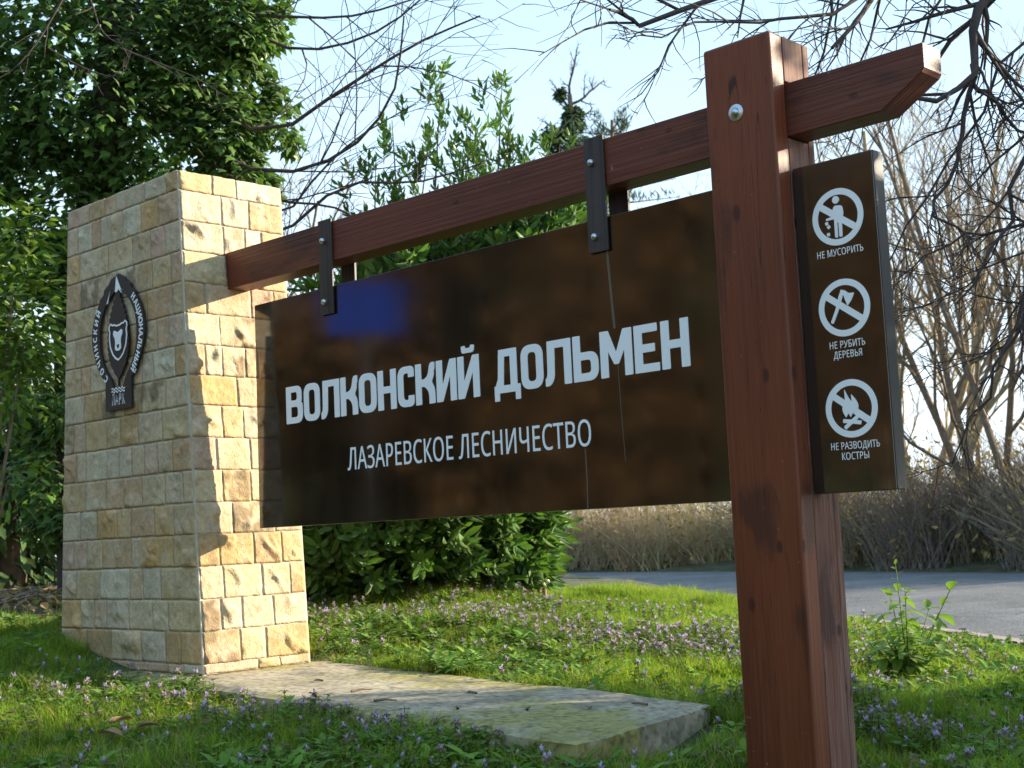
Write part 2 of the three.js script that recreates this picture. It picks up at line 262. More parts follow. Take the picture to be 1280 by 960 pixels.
// ------------------------------------------------------------------ concrete slab
{
  const t = thing('concrete_slab', 'low weathered concrete slab with moss running from the stone pillar towards the post', 'slab');
  const X0 = -3.6, X1 = 0.72, Z0 = -0.55, Z1 = 0.49, g = new THREE.BoxGeometry(X1 - X0, 0.24, Z1 - Z0, 150, 8, 40), p = g.attributes.position, uv = g.attributes.uv;
  for (let i = 0; i < p.count; i++) {
    let x = p.getX(i) + (X0 + X1) / 2, y = p.getY(i), z = p.getZ(i) + (Z0 + Z1) / 2;
    const e = Math.min(x - X0, X1 - x, z - Z0, Z1 - z), n = fbm(x * 3, z * 3, y * 4, 4) - 0.5, chip = (fbm(x * 9, z * 9, y * 22, 4) - 0.5) * 0.06;
    const out = smooth(0.06, 0, e);
    if (y > 0.119) y -= out * (0.012 + 0.03 * Math.max(0, n)) ;
    z += (z > 0 ? 1 : -1) * out * (chip * 0.5 + n * 0.02); x += (z - 0.5) * 0.17 * smooth(X1 - 1.2, X1, x); if (X1 - x < 0.06) x += chip * 0.8 + (fbm(z * 2.2, 4, 0, 3) - 0.5) * 0.16;
    const ty = -0.037 * Math.max(0, x + 1.98) - 0.12 + y + (y > 0.1 ? (fbm(x * 2, z * 2, 9, 3) - 0.5) * 0.018 + (noise(x * 30, z * 30) - 0.5) * 0.003 : 0);
    p.setXYZ(i, x, ty - 0.001, z); uv.setXY(i, (x - X0 - (X1 - x < 0.25 && y < 0.119 ? 0.3 + y : 0)) / 4.4, (z - Z0 + (X1 - x < 0.25 ? 0 : y)) / 4.4 + 0.1);
  }
  g.computeVertexNormals();
  const conT = tex(1024, 1024, (u, v) => {
    if (v > 0.45) return [0.2, 0.2, 0.18];
    const x = u * 4.4, z = v * 4.4, a = fbm(x * 4, z * 4, 0, 5), b = fbm(x * 40, z * 40, 2, 3), m = fbm(x * 1.6, z * 1.6, 6, 5), l = fbm(x * 9, z * 9, 11, 4);
    let c = mix3([0.25, 0.21, 0.14], [0.42, 0.36, 0.26], a); const moss = smooth(0.36, 0.56, m + 0.22 * (2.6 - x) / 2.6 * 0.6) * smooth(0.3, 0.6, l + 0.12);
    c = mix3(c, [0.26, 0.23, 0.06], moss * 0.85); c = mix3(c, [0.10, 0.095, 0.07], smooth(0.54, 0.72, fbm(x * 5, z * 5, 15, 5)) * 0.5);
    const pit = smooth(0.62, 0.72, noise(x * 55, z * 55, 8)) * 0.35, crk = smooth(0.008, 0.0, Math.abs(fbm(x * 1.1, z * 1.1, 30, 4) - 0.5)) * 0.4; return c.map(k => k * (0.6 + 0.8 * b) * (1 - pit) * (1 - crk));
  }, { repeat: false });
  part('slab', g, std({ map: conT, bumpMap: stoneB, bumpScale: 0.004, roughness: 0.95 }), t);
  t.children[0].name = 'slab_body';
}

// ------------------------------------------------------------------ timber
function woodTex(seed, base, dark, grey, knots, weather) {
  return tex(256, 1536, (u, v) => {                                  // 0.5 m across, 2.5 m along
    let x = u * 0.5, y = v * 4.4, kd = 0;
    for (const [kx, ky, kr] of knots) { const dx = x - kx, dy = (y - ky) * 0.55, d = Math.hypot(dx, dy); x += dx * 0.9 * Math.exp(-d * d / (kr * kr * 5)); kd = Math.max(kd, smooth(kr * 1.15, kr * 0.55, d)); }
    const g1 = noise(x * 90 + seed, y * 0.9, seed), g2 = noise(x * 260 + 3 * noise(x * 20, y * 2, seed), y * 3, seed + 4), g3 = fbm(x * 5, y * 1.3, seed + 9, 4), fine = noise(x * 620, y * 9, seed + 6);
    let c = mix3(base, dark, clamp(0.22 + 0.26 * (g1 - 0.5) + 0.28 * (g2 - 0.5) + 1.3 * (g3 - 0.5)));
    c = mix3(c, grey, weather * smooth(0.42, 0.7, fbm(x * 9, y * 0.8, seed + 20, 4) * 0.6 + 0.4 * fine));
    const st = smooth(0.6, 0.74, fbm(x * 7, y * 2.6, seed + 31, 5)); c = mix3(c, [0.02, 0.012, 0.012], st * 0.55);
    c = mix3(c, [0.035, 0.012, 0.01], kd * 0.75);
    const ck = Math.abs(noise(x * 34 + 0.5 * noise(x * 4, y * 1.5, seed), y * 0.55, seed + 60) - 0.5); c = mix3(c, [0.012, 0.006, 0.006], smooth(0.012, 0.003, ck) * smooth(0.5, 0.62, noise(x * 11, y * 0.8, seed + 70)) * 0.8);
    const nick = noise(x * 55, y * 26, seed + 44); if (nick > 0.975) c = mix3(c, [0.42, 0.33, 0.3], (nick - 0.975) * 24);
    const k = 0.85 + 0.3 * fine; return c.map(q => q * k);
  });
}
const woodBump = tex(256, 1024, (u, v) => 0.6 * noise(u * 110, v * 5, 2, 0) + 0.4 * noise(u * 45, v * 2, 5), { data: true });
const scaleTex = (t, x, y) => { const c = t.clone(); c.repeat.set(x, y); c.needsUpdate = true; return c; };
const woodMat = (t, rough = 0.46) => phy({ specularIntensity: 0.6, map: scaleTex(t, 2, 1 / 4.4), bumpMap: scaleTex(woodBump, 2, 1 / 4.4), bumpScale: 0.0016, roughness: rough });
const woodPost = woodMat(woodTex(3, [0.185, 0.045, 0.017], [0.06, 0.015, 0.008], [0.15, 0.055, 0.03], [[0.11, 2.6, 0.02], [0.19, 2.0, 0.016], [0.07, 1.2, 0.016], [0.2, 1.4, 0.014], [0.1, 0.5, 0.014]], 0.25));
const woodBeam = woodMat(woodTex(8, [0.135, 0.035, 0.019], [0.055, 0.014, 0.01], [0.13, 0.05, 0.032], [[0.3, 0.9, 0.01], [0.36, 1.9, 0.012], [0.4, 3.1, 0.01], [0.33, 3.9, 0.012]], 0.3));
const woodGrey = woodMat(woodTex(15, [0.17, 0.062, 0.038], [0.065, 0.025, 0.018], [0.22, 0.13, 0.1], [[0.2, 1.1, 0.014]], 0.8), 0.75);
const steelM = std({ color: lin(0.5, 0.52, 0.55), metalness: 1, roughness: 0.32 });
function boltGeo(r, washer) {
  const P = [[0.0001, 0.02], [0.35 * r, 0.0195], [0.75 * r, 0.016], [r, 0.009], [r, 0.003]]; if (washer) P.push([washer, 0.003], [washer, 0]); else P.push([r, 0]);
  const g = new THREE.LatheGeometry(P.map(([x, y]) => new THREE.Vector2(x, y)), 20); g.rotateX(Math.PI / 2); return g;
}
{
  const post = thing('timber_post', 'tall reddish brown square timber post carrying the end of the crossbeam', 'post');
  const Y0 = -0.75, Y1 = 2.386;
  part('front_timber', rbox(1.145, 1.435, Y0, Y1, 0.0015, 0.09, 0.012, 'y', 0.12), woodPost, post);
  part('core_timber', rbox(1.146, 1.433, Y0, 2.005, -0.129, 0, 0.004, 'y', 0.31), woodGrey, post);
  part('core_timber', rbox(1.146, 1.433, 2.215, Y1 - 0.003, -0.129, 0, 0.004, 'y', 0.22), woodGrey, post);
  part('back_timber', rbox(1.145, 1.434, Y0, Y1 - 0.004, -0.17, -0.131, 0.005, 'y', 0.7), woodGrey, post);
  part('bolt', boltGeo(0.017, 0.031), steelM, post, [1.277, 2.119, 0.09]);
  const beam = thing('crossbeam', 'reddish brown timber crossbeam with a cut end running from pillar through post', 'beam');
  const s = poly([[-2.15, 2.01], [1.8, 2.01], [1.958, 2.105], [1.968, 2.12], [1.968, 2.205], [-2.15, 2.21]]), g = ext(s, 0.122, 0.003); g.translate(0, 0, -0.126);
  part('beam_timber', boxUV(g, 'x', 0, 2.2), woodBeam, beam);
}

// ------------------------------------------------------------------ sign panel
const streakT = tex(512, 256, (u, v) => {
  const x = u * 3, y = v * 1.2, s = noise(x * 60, y * 0.7, 1), s2 = noise(x * 18, y * 0.5, 4), b = fbm(x * 2, y * 2, 7, 4), f = noise(x * 200, y * 120, 3);
  const k = 0.8 + 0.28 * (s - 0.5) + 0.3 * (s2 - 0.5) + 0.3 * (b - 0.5) + 0.08 * (f - 0.5); let c = [0.014 * k, 0.009 * k, 0.006 * k];
  return c;
});
const roughT = tex(512, 512, (u, v) => 0.5 + 0.32 * (fbm(u * 5, v * 5, 1, 4, 5) - 0.5) + 0.22 * (noise(u * 70, v * 2, 5) - 0.5), { data: true });
const panelM = phy({ map: streakT, ior: 1.9, roughness: 0.17, roughnessMap: roughT });
const boxM = phy({ color: lin(0.014, 0.0095, 0.0075), ior: 1.9, roughness: 0.17, roughnessMap: roughT });
const darkM = std({ color: lin(0.012, 0.013, 0.016), roughness: 0.3 });
const printM = std({ color: lin(0.85, 0.86, 0.89), roughness: 0.5 });
const strapM = std({ color: lin(0.06, 0.045, 0.042), map: scaleTex(woodBump, 1, 0.3), roughness: 0.5 });
const stainM = std({ color: lin(0.11, 0.085, 0.06), roughness: 0.6 });
const panel = thing('hanging_sign', 'long dark brown hanging sign with white lettering below the crossbeam', 'sign');
{
  const g = new RoundedBoxGeometry(2.95, 1.164, 0.11, 2, 0.002), p = g.attributes.position, uv = g.attributes.uv; g.translate(-0.381, 1.304, -0.057);
  for (let i = 0; i < p.count; i++) uv.setXY(i, (p.getX(i) + 1.9) / 3, (p.getY(i) - 0.7) / 1.2);
  part('board', g, panelM, panel);
  for (const x of [-1.231, 0.528]) {
    const st = part('hanger_strap', rbox(x - 0.051, x + 0.051, 1.747, 2.222, 0.0035, 0.0125, 0.0015), strapM, panel);
    for (const y of [2.117, 1.811]) part('bolt', boltGeo(0.015), steelM, st, [x - 0.012, y, 0.0125]);
    part('hanger_strap', rbox(x - 0.051, x + 0.051, 1.747, 2.222, -0.142, -0.1285, 0.0015), strapM, panel);
  }
  const drip = (pts, w) => part('water_stain', ribbon(pts, w, 0.0006), stainM, panel, [0, 0, -0.0019]);
  drip([[0.56, 1.746], [0.567, 1.62], [0.578, 1.43]], 0.012); drip([[0.585, 1.3], [0.59, 1.1], [0.598, 0.9]], 0.003); drip([[0.392, 0.965], [0.394, 0.85], [0.39, 0.725]], 0.006);
  // title: letter outlines of my own, x from the left edge of each letter
  const H = 0.188, T = 0.0405, B = 0.0325, B0 = 1.237, r = 0.004;
  const O = w => poly([[0, 0, 0.052], [w, 0, 0.052], [w, H, 0.052], [0, H, 0.052]], [[[T, B, 0.02], [T, H - B, 0.02], [w - T, H - B, 0.02], [w - T, B, 0.02]]]);
  const N = w => poly([[0, 0, r], [T, 0, r], [T, H * 0.5 - B / 2], [w - T, H * 0.5 - B / 2], [w - T, 0, r], [w, 0, r], [w, H, r], [w - T, H, r], [w - T, H * 0.5 + B / 2], [T, H * 0.5 + B / 2], [T, H, r], [0, H, r]]);
  const I = w => poly([[0, 0, r], [T, 0, r], [w - T, H * 0.6], [w - T, 0, r], [w, 0, r], [w, H, r], [w - T, H, r], [T, H * 0.4], [T, H, r], [0, H, r]]);
  const L = w => poly([[0, 0, r], [0.03, 0, 0.02], [0.052, 0.03, 0.02], [0.056, H - B], [w - T, H - B], [w - T, 0, r], [w, 0, r], [w, H, r], [0.014, H, r], [0.012, 0.05, 0.015], [0.006, 0.034, 0.008], [0, 0.032, r]]);
  const K = w => poly([[0, 0, r], [T, 0, r], [T, H * 0.43], [T + 0.02, H * 0.43, 0.012], [w - T, H * 0.3, 0.03], [w - T, 0, r], [w, 0, r], [w, H * 0.36, 0.04], [w - 0.022, H * 0.53, 0.01], [w - 0.006, H * 0.66, 0.03], [w - 0.006, H * 0.8, 0.01], [w, H - B, r], [w, H, r], [w - T + 0.006, H, 0.03], [w - T - 0.004, H * 0.7, 0.03], [T + 0.02, H * 0.61, 0.012], [T, H * 0.61], [T, H, r], [0, H, r]]);
  const G = {
    'В': w => poly([[0, 0, r], [w, 0, 0.045], [w, H * 0.54, 0.03], [w - 0.018, H * 0.54, 0.004], [w - 0.007, H * 0.56, 0.02], [w - 0.007, H, 0.042], [0, H, r]], [[[T, B * 0.95], [T, H * 0.44, 0.003], [w - T, H * 0.44, 0.016], [w - T, B * 0.95, 0.016]], [[T, H * 0.62], [T, H - B * 0.95], [w - T - 0.006, H - B * 0.95, 0.014], [w - T - 0.006, H * 0.62, 0.014]]]),
    'О': O, 'Н': N, 'И': I, 'Й': I, 'Л': L, 'К': K,
    'С': w => poly([[0, 0, 0.052], [w, 0, 0.03], [w, 0.052, 0.004], [w - T, 0.052, 0.004], [w - T, B, 0.006], [T, B, 0.02], [T, H - B, 0.02], [w - T, H - B, 0.006], [w - T, H - 0.052, 0.004], [w, H - 0.052, 0.004], [w, H, 0.03], [0, H, 0.052]]),
    'Ь': w => poly([[0, 0, r], [w, 0, 0.05], [w, H * 0.63, 0.05], [T, H * 0.63], [T, H, r], [0, H, r]], [[[T, B], [T, H * 0.63 - B], [w - T, H * 0.63 - B, 0.016], [w - T, B, 0.016]]]),
    'М': w => poly([[0, 0, r], [T, 0, r], [T, H * 0.56], [w / 2 - 0.012, 0.05, r], [w / 2 + 0.012, 0.05, r], [w - T, H * 0.56], [w - T, 0, r], [w, 0, r], [w, H, r], [w - T - 0.004, H, r], [w / 2, H * 0.52], [T + 0.004, H, r], [0, H, r]]),
    'Е': w => poly([[0, 0, r], [w, 0, r], [w, B, r], [T, B], [T, H * 0.5 - B / 2], [w - 0.02, H * 0.5 - B / 2, r], [w - 0.02, H * 0.5 + B / 2, r], [T, H * 0.5 + B / 2], [T, H - B], [w - 0.006, H - B, r], [w - 0.006, H, r], [0, H, r]]),
    'Д': w => poly([[0, -0.034, r], [0.03, -0.034, r], [0.03, 0], [w - 0.03, 0], [w - 0.03, -0.034, r], [w, -0.034, r], [w, B, r], [w - 0.017, B], [w - 0.017, H, r], [0.03, H, r], [0.022, B + 0.03], [0.008, B], [0, B, r]], [[[0.056, B], [0.064, H - B], [w - 0.017 - T, H - B], [w - 0.017 - T, B]]]),
  };
  const spots = [['В', -1.599, -1.463], ['О', -1.452, -1.323], ['Л', -1.313, -1.169], ['К', -1.16, -1.03], ['О', -1.02, -0.891], ['Н', -0.881, -0.749], ['С', -0.738, -0.624], ['К', -0.614, -0.483], ['И', -0.473, -0.342], ['Й', -0.333, -0.196],
    ['Д', -0.106, 0.049], ['О', 0.056, 0.184], ['Л', 0.195, 0.341], ['Ь', 0.352, 0.487], ['М', 0.498, 0.663], ['Е', 0.674, 0.796], ['Н', 0.807, 0.941]];
  for (const [ch, a, b] of spots) {
    const m = part('letter', ext(G[ch](b - a), 0.002), printM, panel, [a, B0, -0.0015]);
    if (ch === 'Й') part('breve', ext(poly([[0.026, H + 0.044, r], [0.03, H + 0.012, 0.012], [b - a - 0.03, H + 0.012, 0.012], [b - a - 0.026, H + 0.044, r], [b - a - 0.05, H + 0.046, r], [b - a - 0.054, H + 0.034, 0.005], [0.054, H + 0.034, 0.005], [0.05, H + 0.046, r]]), 0.002), printM, m);
  }
}
const fontR = await new FontLoader().loadAsync('fonts/droid/droid_sans_regular.typeface.json');
const fontB = await new FontLoader().loadAsync('fonts/droid/droid_sans_bold.typeface.json');
function textLine(font, str, x0, x1, base, cap, z, parent, name = 'letter') { // fitted between x0 and x1, capitals cap high
  const size = cap / 0.714, out = []; let pen = 0;
  for (const ch of str) {
    const gl = font.data.glyphs[ch], sc = size / font.data.resolution; 
    if (ch !== ' ') { const sh = font.generateShapes(ch, size); const g = mergeGeometries(sh.map(s => ext(s, 0.0015))); g.computeBoundingBox(); out.push([g, pen]); }
    pen += gl.ha * sc;
  }
  const lo = out[0][0].boundingBox.min.x + out[0][1], last = out[out.length - 1], hi = last[0].boundingBox.max.x + last[1], k = (x1 - x0) / (hi - lo);
  for (const [g, p] of out) { g.scale(k, 1, 1); part(name, g, printM, parent, [x0 + (p - lo) * k, base, z]); }
}
textLine(fontR, 'ЛАЗАРЕВСКОЕ ЛЕСНИЧЕСТВО', -1.122, 0.428, 0.975, 0.077, -0.001, panel);

// ------------------------------------------------------------------ notice box with three prohibitions
{
  const nb = thing('notice_box', 'narrow dark brown box sign with three white prohibition pictograms fixed to the post', 'sign');
  const Z = 0.006;
  part('box', rbox(1.441, 1.757, 0.727, 1.887, Z - 0.062, Z - 0.003, 0.003), boxM, nb); nb.children[0].name = 'housing';
  const side = rbox(1.757, 1.7605, 0.729, 1.885, Z - 0.066, Z - 0.004, 0.0008); part('side_trim', side, darkM, nb);
  const cx = 1.609, pz = Z - 0.004;
  const circle = (x, y, r) => poly(Array.from({ length: 28 }, (_, k) => [x + r * Math.cos(k / 28 * 6.28318), y + r * Math.sin(k / 28 * 6.28318)]));
  const sgn = (cy, name) => {
    const arc = r => Array.from({ length: 64 }, (_, k) => [r * Math.cos(k / 64 * 6.28318), r * Math.sin(k / 64 * 6.28318)]), s = poly(arc(0.1), [arc(0.078)]);
    const m = part(name, new THREE.ExtrudeGeometry(s, { depth: 0.002, bevelEnabled: false, curveSegments: 40 }), printM, nb, [cx, cy, pz]);
    const bar = ext(poly([[-0.083, -0.0115], [0.083, -0.0115], [0.083, 0.0115], [-0.083, 0.0115]]), 0.0026); bar.rotateZ(-0.62); part('slash', bar, printM, m); return m;
  };
  const D = 0.0034, add = (m, sh) => part('figure', ext(sh, D), printM, m);
  const a = sgn(1.68, 'no_litter_pictogram');
  add(a, circle(-0.003, 0.0605, 0.0135)); 
  add(a, poly([[-0.014, -0.072, 0.004], [-0.003, -0.072, 0.004], [-0.002, -0.02], [0.002, -0.02], [0.003, -0.072, 0.004], [0.014, -0.072, 0.004], [0.016, -0.018], [0.024, 0.01, 0.003], [0.02, 0.038, 0.01], [-0.012, 0.041, 0.01], [-0.02, 0.02, 0.006], [-0.02, 0.004, 0.004], [-0.046, 0.0, 0.003], [-0.045, -0.007, 0.002], [-0.014, -0.006]]));
  for (const [x, y, q] of [[-0.044, -0.017, 0.2], [-0.037, -0.03, 0.6], [-0.04, -0.056, 0.1]]) { const g = ext(poly([[-0.0055, -0.0055], [0.0055, -0.0055], [0.0055, 0.0055], [-0.0055, 0.0055]]), D); g.rotateZ(q); part('figure', g, printM, a, [x, y, 0]); }
  const b = sgn(1.361, 'no_felling_pictogram');
  add(b, poly([[-0.055, -0.046, 0.004], [-0.045, -0.052, 0.004], [-0.022, -0.008], [0.0, 0.046], [0.005, 0.03], [0.014, 0.004, 0.003], [0.03, 0.02, 0.01], [0.043, 0.046, 0.003], [0.02, 0.047, 0.008], [0.009, 0.058, 0.003], [-0.008, 0.064, 0.003], [-0.012, 0.052, 0.002], [-0.016, 0.046], [-0.034, -0.004]]));
  const c = sgn(1.012, 'no_fire_pictogram');
  add(c, poly([[-0.004, -0.03], [-0.012, -0.016], [-0.022, -0.03, 0.002], [-0.036, -0.004, 0.014], [-0.03, 0.016, 0.01], [-0.022, 0.03, 0.008], [-0.022, 0.066], [-0.006, 0.034, 0.006], [0.004, 0.022, 0.004], [0.003, 0.048], [0.022, 0.026, 0.012], [0.03, 0.002, 0.014], [0.016, -0.02, 0.01], [0.006, -0.014]]));
  for (const [q, y, dz] of [[0.62, -0.046, 0.0008], [-0.16, -0.046, 0]]) { const g = ext(poly([[-0.035, -0.0068, 0.003], [0.035, -0.0068, 0.003], [0.035, 0.0068, 0.003], [-0.035, 0.0068, 0.003]]), D + dz); g.rotateZ(q); part('figure', g, printM, c, [0, y, 0]); }
  const cap = (s, x0, x1, y) => textLine(fontR, s, x0, x1, y, 0.0178, pz, nb);
  cap('НЕ МУСОРИТЬ', 1.518, 1.698, 1.545); cap('НЕ РУБИТЬ', 1.542, 1.679, 1.223); cap('ДЕРЕВЬЯ', 1.555, 1.665, 1.188); cap('НЕ РАЗВОДИТЬ', 1.520, 1.706, 0.874); cap('КОСТРЫ', 1.560, 1.663, 0.838);
}

// ------------------------------------------------------------------ park emblem on the pillar
{
  const em = thing('park_emblem', 'dark brown leaf shaped park emblem with a bear head mounted on the stone pillar', 'emblem', [-2.715, 1.41, 0.292]);
  const plateM = std({ color: lin(0.016, 0.011, 0.010), roughness: 0.5 });
  const ho = y => { const t = clamp((y - 0.43) / (y > 0.43 ? 0.33 : -0.37)); return 0.283 * Math.pow(1 - Math.pow(t, 1.75), 0.78); };   // outer half width
  const hi = y => { const t = clamp((y - 0.42) / (y > 0.42 ? 0.25 : -0.28)); return 0.198 * Math.pow(Math.max(0, 1 - Math.pow(t, 2.1)), 0.72); };
  const out = [], inn = [];
  for (let k = 0; k <= 24; k++) { const y = 0.17 + k / 24 * (0.756 - 0.17); out.push([y < 0.18 ? 0.137 : Math.max(y < 0.3 ? 0.137 : 0, ho(y)), y]); }
  const notch = (x, y) => y > 0.58 && y < 0.74 ? x + 0.012 * Math.sin(y * 150) : x;
  const outline = [[-0.14, 0, 0.003], [0.137, 0, 0.003], ...out.map(([x, y]) => [notch(x, y), y]), ...out.slice(0, -1).reverse().map(([x, y]) => [-notch(x, y), y])];
  for (let k = 0; k <= 24; k++) { const y = 0.14 + k / 24 * 0.53; inn.push([hi(y), y]); }
  const hole = [[-0.045, 0.12], [0.045, 0.12], ...inn.filter(([x, y]) => y > 0.17 && x > 0.002).map(([x, y]) => [x, y]), [0, 0.672], ...inn.filter(([x, y]) => y > 0.17 && x > 0.002).reverse().map(([x, y]) => [-x, y])];
  part('ring_plate', ext(poly(outline, [hole]), 0.012), plateM, em);
  const leaf = [], lw = y => 0.106 * Math.pow(Math.sin(Math.PI * Math.pow(clamp((y - 0.165) / 0.485), 0.85)), 0.85);
  for (let k = 0; k <= 30; k++) { const y = 0.165 + 0.485 * k / 30; leaf.push([lw(y) + (k % 2 && k > 3 ? 0.012 : 0), y + (k % 2 ? 0.008 : 0)]); }
  const leafO = [[0.005, 0.1], [0.005, 0.17], ...leaf.slice(1, -1), [0, 0.665], ...leaf.slice(1, -1).reverse().map(([x, y]) => [-x, y]), [-0.005, 0.17], [-0.005, 0.1]];
  part('leaf_plate', ext(poly(leafO), 0.0105), plateM, em, [0, 0, 0.0005]);
  const z = 0.0105, W = (name, g) => part(name, g, printM, em, [0, 0, z]);
  W('mountain_mark', ext(poly([[-0.006, 0.745], [0.012, 0.715], [0.045, 0.66], [0.062, 0.652], [0.03, 0.675], [0.048, 0.64], [0.016, 0.668], [0.0, 0.655], [-0.022, 0.655]]), 0.003));
  W('mountain_mark', ext(poly([[-0.075, 0.672], [-0.083, 0.655], [-0.115, 0.60], [-0.1, 0.605]]), 0.003));
  const bear = [[-0.02, 0.476], [-0.045, 0.484], [-0.062, 0.482, 0], [-0.082, 0.492], [-0.1, 0.482], [-0.103, 0.462], [-0.094, 0.448], [-0.1, 0.41], [-0.088, 0.36], [-0.06, 0.318], [-0.03, 0.296], [0.0, 0.284], [0.03, 0.296], [0.06, 0.318], [0.088, 0.36], [0.1, 0.41], [0.094, 0.448], [0.103, 0.462], [0.1, 0.482], [0.082, 0.492], [0.062, 0.482], [0.045, 0.484], [0.02, 0.476]].map(([x, y]) => [x * 0.93 + 0.004, y - 0.01]);
  W('bear_outline', ribbon(bear, 0.0095, 0.003, true));
  W('bear_face', ext(poly([[-0.03, 0.335, 0.01], [-0.012, 0.325, 0.01], [0.018, 0.325, 0.01], [0.036, 0.335, 0.01], [0.03, 0.39, 0.02], [0.055, 0.42, 0.015], [0.045, 0.445, 0.015], [0.012, 0.43, 0.01], [-0.006, 0.43, 0.01], [-0.04, 0.445, 0.015], [-0.05, 0.42, 0.015], [-0.024, 0.39, 0.02]], [[[-0.014, 0.36, 0.006], [0.02, 0.36, 0.006], [0.012, 0.338, 0.006], [-0.006, 0.338, 0.006]]]), 0.003));
  for (const y of [0.116, 0.1]) W('wave_mark', ribbon(Array.from({ length: 25 }, (_, k) => [-0.07 + k * 0.0058, y + 0.006 * Math.sin(k * 1.05)]), 0.0055, 0.003));
  textLine(fontB, 'ПАРК', -0.07, 0.068, 0.026, 0.05, z, em);
  // lettering round the ring, clockwise, tops outward
  const ringText = (str, y0, y1, sx) => {
    const n = str.length, mid = y => sx * (Math.min(ho(y), 0.283) + hi(y)) / 2;
    for (let i = 0; i < n; i++) {
      const y = mix(y0, y1, i / (n - 1)), x = mid(y), e = 0.004, tx = mid(y + e * Math.sign(y1 - y0)) - x, ty = e * Math.sign(y1 - y0);
      const g = mergeGeometries(fontB.generateShapes(str[i], 0.04).map(s => ext(s, 0.003))); g.computeBoundingBox(); const bb = g.boundingBox;
      g.translate(-(bb.min.x + bb.max.x) / 2, -0.0143, 0); g.rotateZ(Math.atan2(ty, tx)); part('letter', g, printM, em, [x, y, z]);
    }
  };
  ringText('СОЧИНСКИЙ', 0.185, 0.555, -1); ringText('НАЦИОНАЛЬНЫЙ', 0.6, 0.215, 1);
  for (const [x, y] of [[-0.2, 0.56], [0.2, 0.3], [0, 0.015]]) part('standoff', new THREE.CylinderGeometry(0.006, 0.006, 0.06, 8).rotateX(Math.PI / 2), steelM, em, [x, y, -0.029]);
}
// ------------------------------------------------------------------ plants: shared shapes
class Tubes {
  constructor() { this.p = []; this.n = []; this.i = []; }
  add(P, R, sides) {
    const base = this.p.length / 3, t = new THREE.Vector3(), a = new THREE.Vector3(), b = new THREE.Vector3(), ref = new THREE.Vector3(0.31, 0.2, 0.93);
    for (let k = 0; k < P.length; k++) {
      t.subVectors(P[Math.min(k + 1, P.length - 1)], P[Math.max(0, k - 1)]).normalize(); a.crossVectors(t, ref); if (a.lengthSq() < 1e-4) a.set(1, 0, 0); a.normalize(); b.crossVectors(t, a);
      for (let s = 0; s < sides; s++) { const q = s / sides * 6.2832, c = Math.cos(q), d = Math.sin(q), nx = a.x * c + b.x * d, ny = a.y * c + b.y * d, nz = a.z * c + b.z * d; this.p.push(P[k].x + nx * R[k], P[k].y + ny * R[k], P[k].z + nz * R[k]); this.n.push(nx, ny, nz); }
    }
    for (let k = 0; k < P.length - 1; k++) for (let s = 0; s < sides; s++) { const u = base + k * sides + s, v = base + k * sides + (s + 1) % sides; this.i.push(u, v, u + sides, v, v + sides, u + sides); }
  }
  geo() {
    const g = new THREE.BufferGeometry(), m = this.p.length / 3, uv = new Float32Array(m * 2); for (let k = 0; k < m; k++) { uv[k * 2] = this.p[k * 3] * 2 + this.p[k * 3 + 2] * 2; uv[k * 2 + 1] = this.p[k * 3 + 1] * 2; }
    g.setAttribute('position', new THREE.Float32BufferAttribute(this.p, 3)); g.setAttribute('normal', new THREE.Float32BufferAttribute(this.n, 3)); g.setAttribute('uv', new THREE.BufferAttribute(uv, 2)); g.setIndex(this.i); return g;
  }
}
const V3 = (x, y, z) => new THREE.Vector3(x, y, z);
function grow(T, p, d, len, r, lvl, o, R) {                         // one branch and everything that grows from it
  const seg = lvl === 0 ? 7 : lvl === 1 ? 6 : 4, P = [p.clone()], Q = [r], dir = d.clone().normalize(), q = p.clone(), tip = lvl >= o.levels - 1 ? 0.35 : 0.42;
  for (let k = 1; k <= seg; k++) {
    const w = o.wob * (lvl ? 1.25 : 0.6); dir.x += (R() - 0.5) * w; dir.y += (R() - 0.5) * w * 0.8 + (o.up[Math.min(lvl, o.up.length - 1)] || 0); dir.z += (R() - 0.5) * w; dir.normalize();
    q.addScaledVector(dir, len / seg); P.push(q.clone()); Q.push(r * mix(1, tip, k / seg));
  }
  T[Math.min(lvl, T.length - 1)].add(P, Q, lvl === 0 ? 9 : lvl === 1 ? 6 : lvl === 2 ? 4 : 3);
  children(T, P, Q, len, lvl, o, R);
}
function children(T, P, Q, len, lvl, o, R) {
  if (lvl >= o.levels) return;
  const seg = P.length - 1, n = o.kids[lvl];
  for (let c = 0; c < n; c++) {
    const t = mix(o.from[lvl] ?? 0.2, 1, (c + R()) / n) * seg * 0.999, k = Math.floor(t), s = V3().lerpVectors(P[k], P[k + 1], t - k), rr = mix(Q[k], Q[k + 1], t - k);
    const ax = V3().subVectors(P[k + 1], P[k]).normalize(), side = V3(R() - 0.5, R() - 0.5, R() - 0.5).cross(ax).normalize(), ang = o.ang[0] + (o.ang[1] - o.ang[0]) * R();
    const dd = ax.multiplyScalar(Math.cos(ang)).addScaledVector(side, Math.sin(ang));
    grow(T, s, dd, len * o.ratio[lvl] * (0.6 + 0.7 * R()) * (1 - 0.35 * t / seg), Math.max(o.min, rr * (0.45 + 0.25 * R())), lvl + 1, o, R);
  }
}
const barkTex = tex(256, 256, (u, v) => { const k = 0.55 + 0.6 * fbm(u * 24, v * 8, 1, 4) + 0.25 * (noise(u * 60, v * 10, 3) - 0.5); return [k, k, k]; });
const bark = (r, g, b) => std({ color: lin(r, g, b), map: barkTex, bumpMap: barkTex, bumpScale: 0.01, roughness: 0.95 });
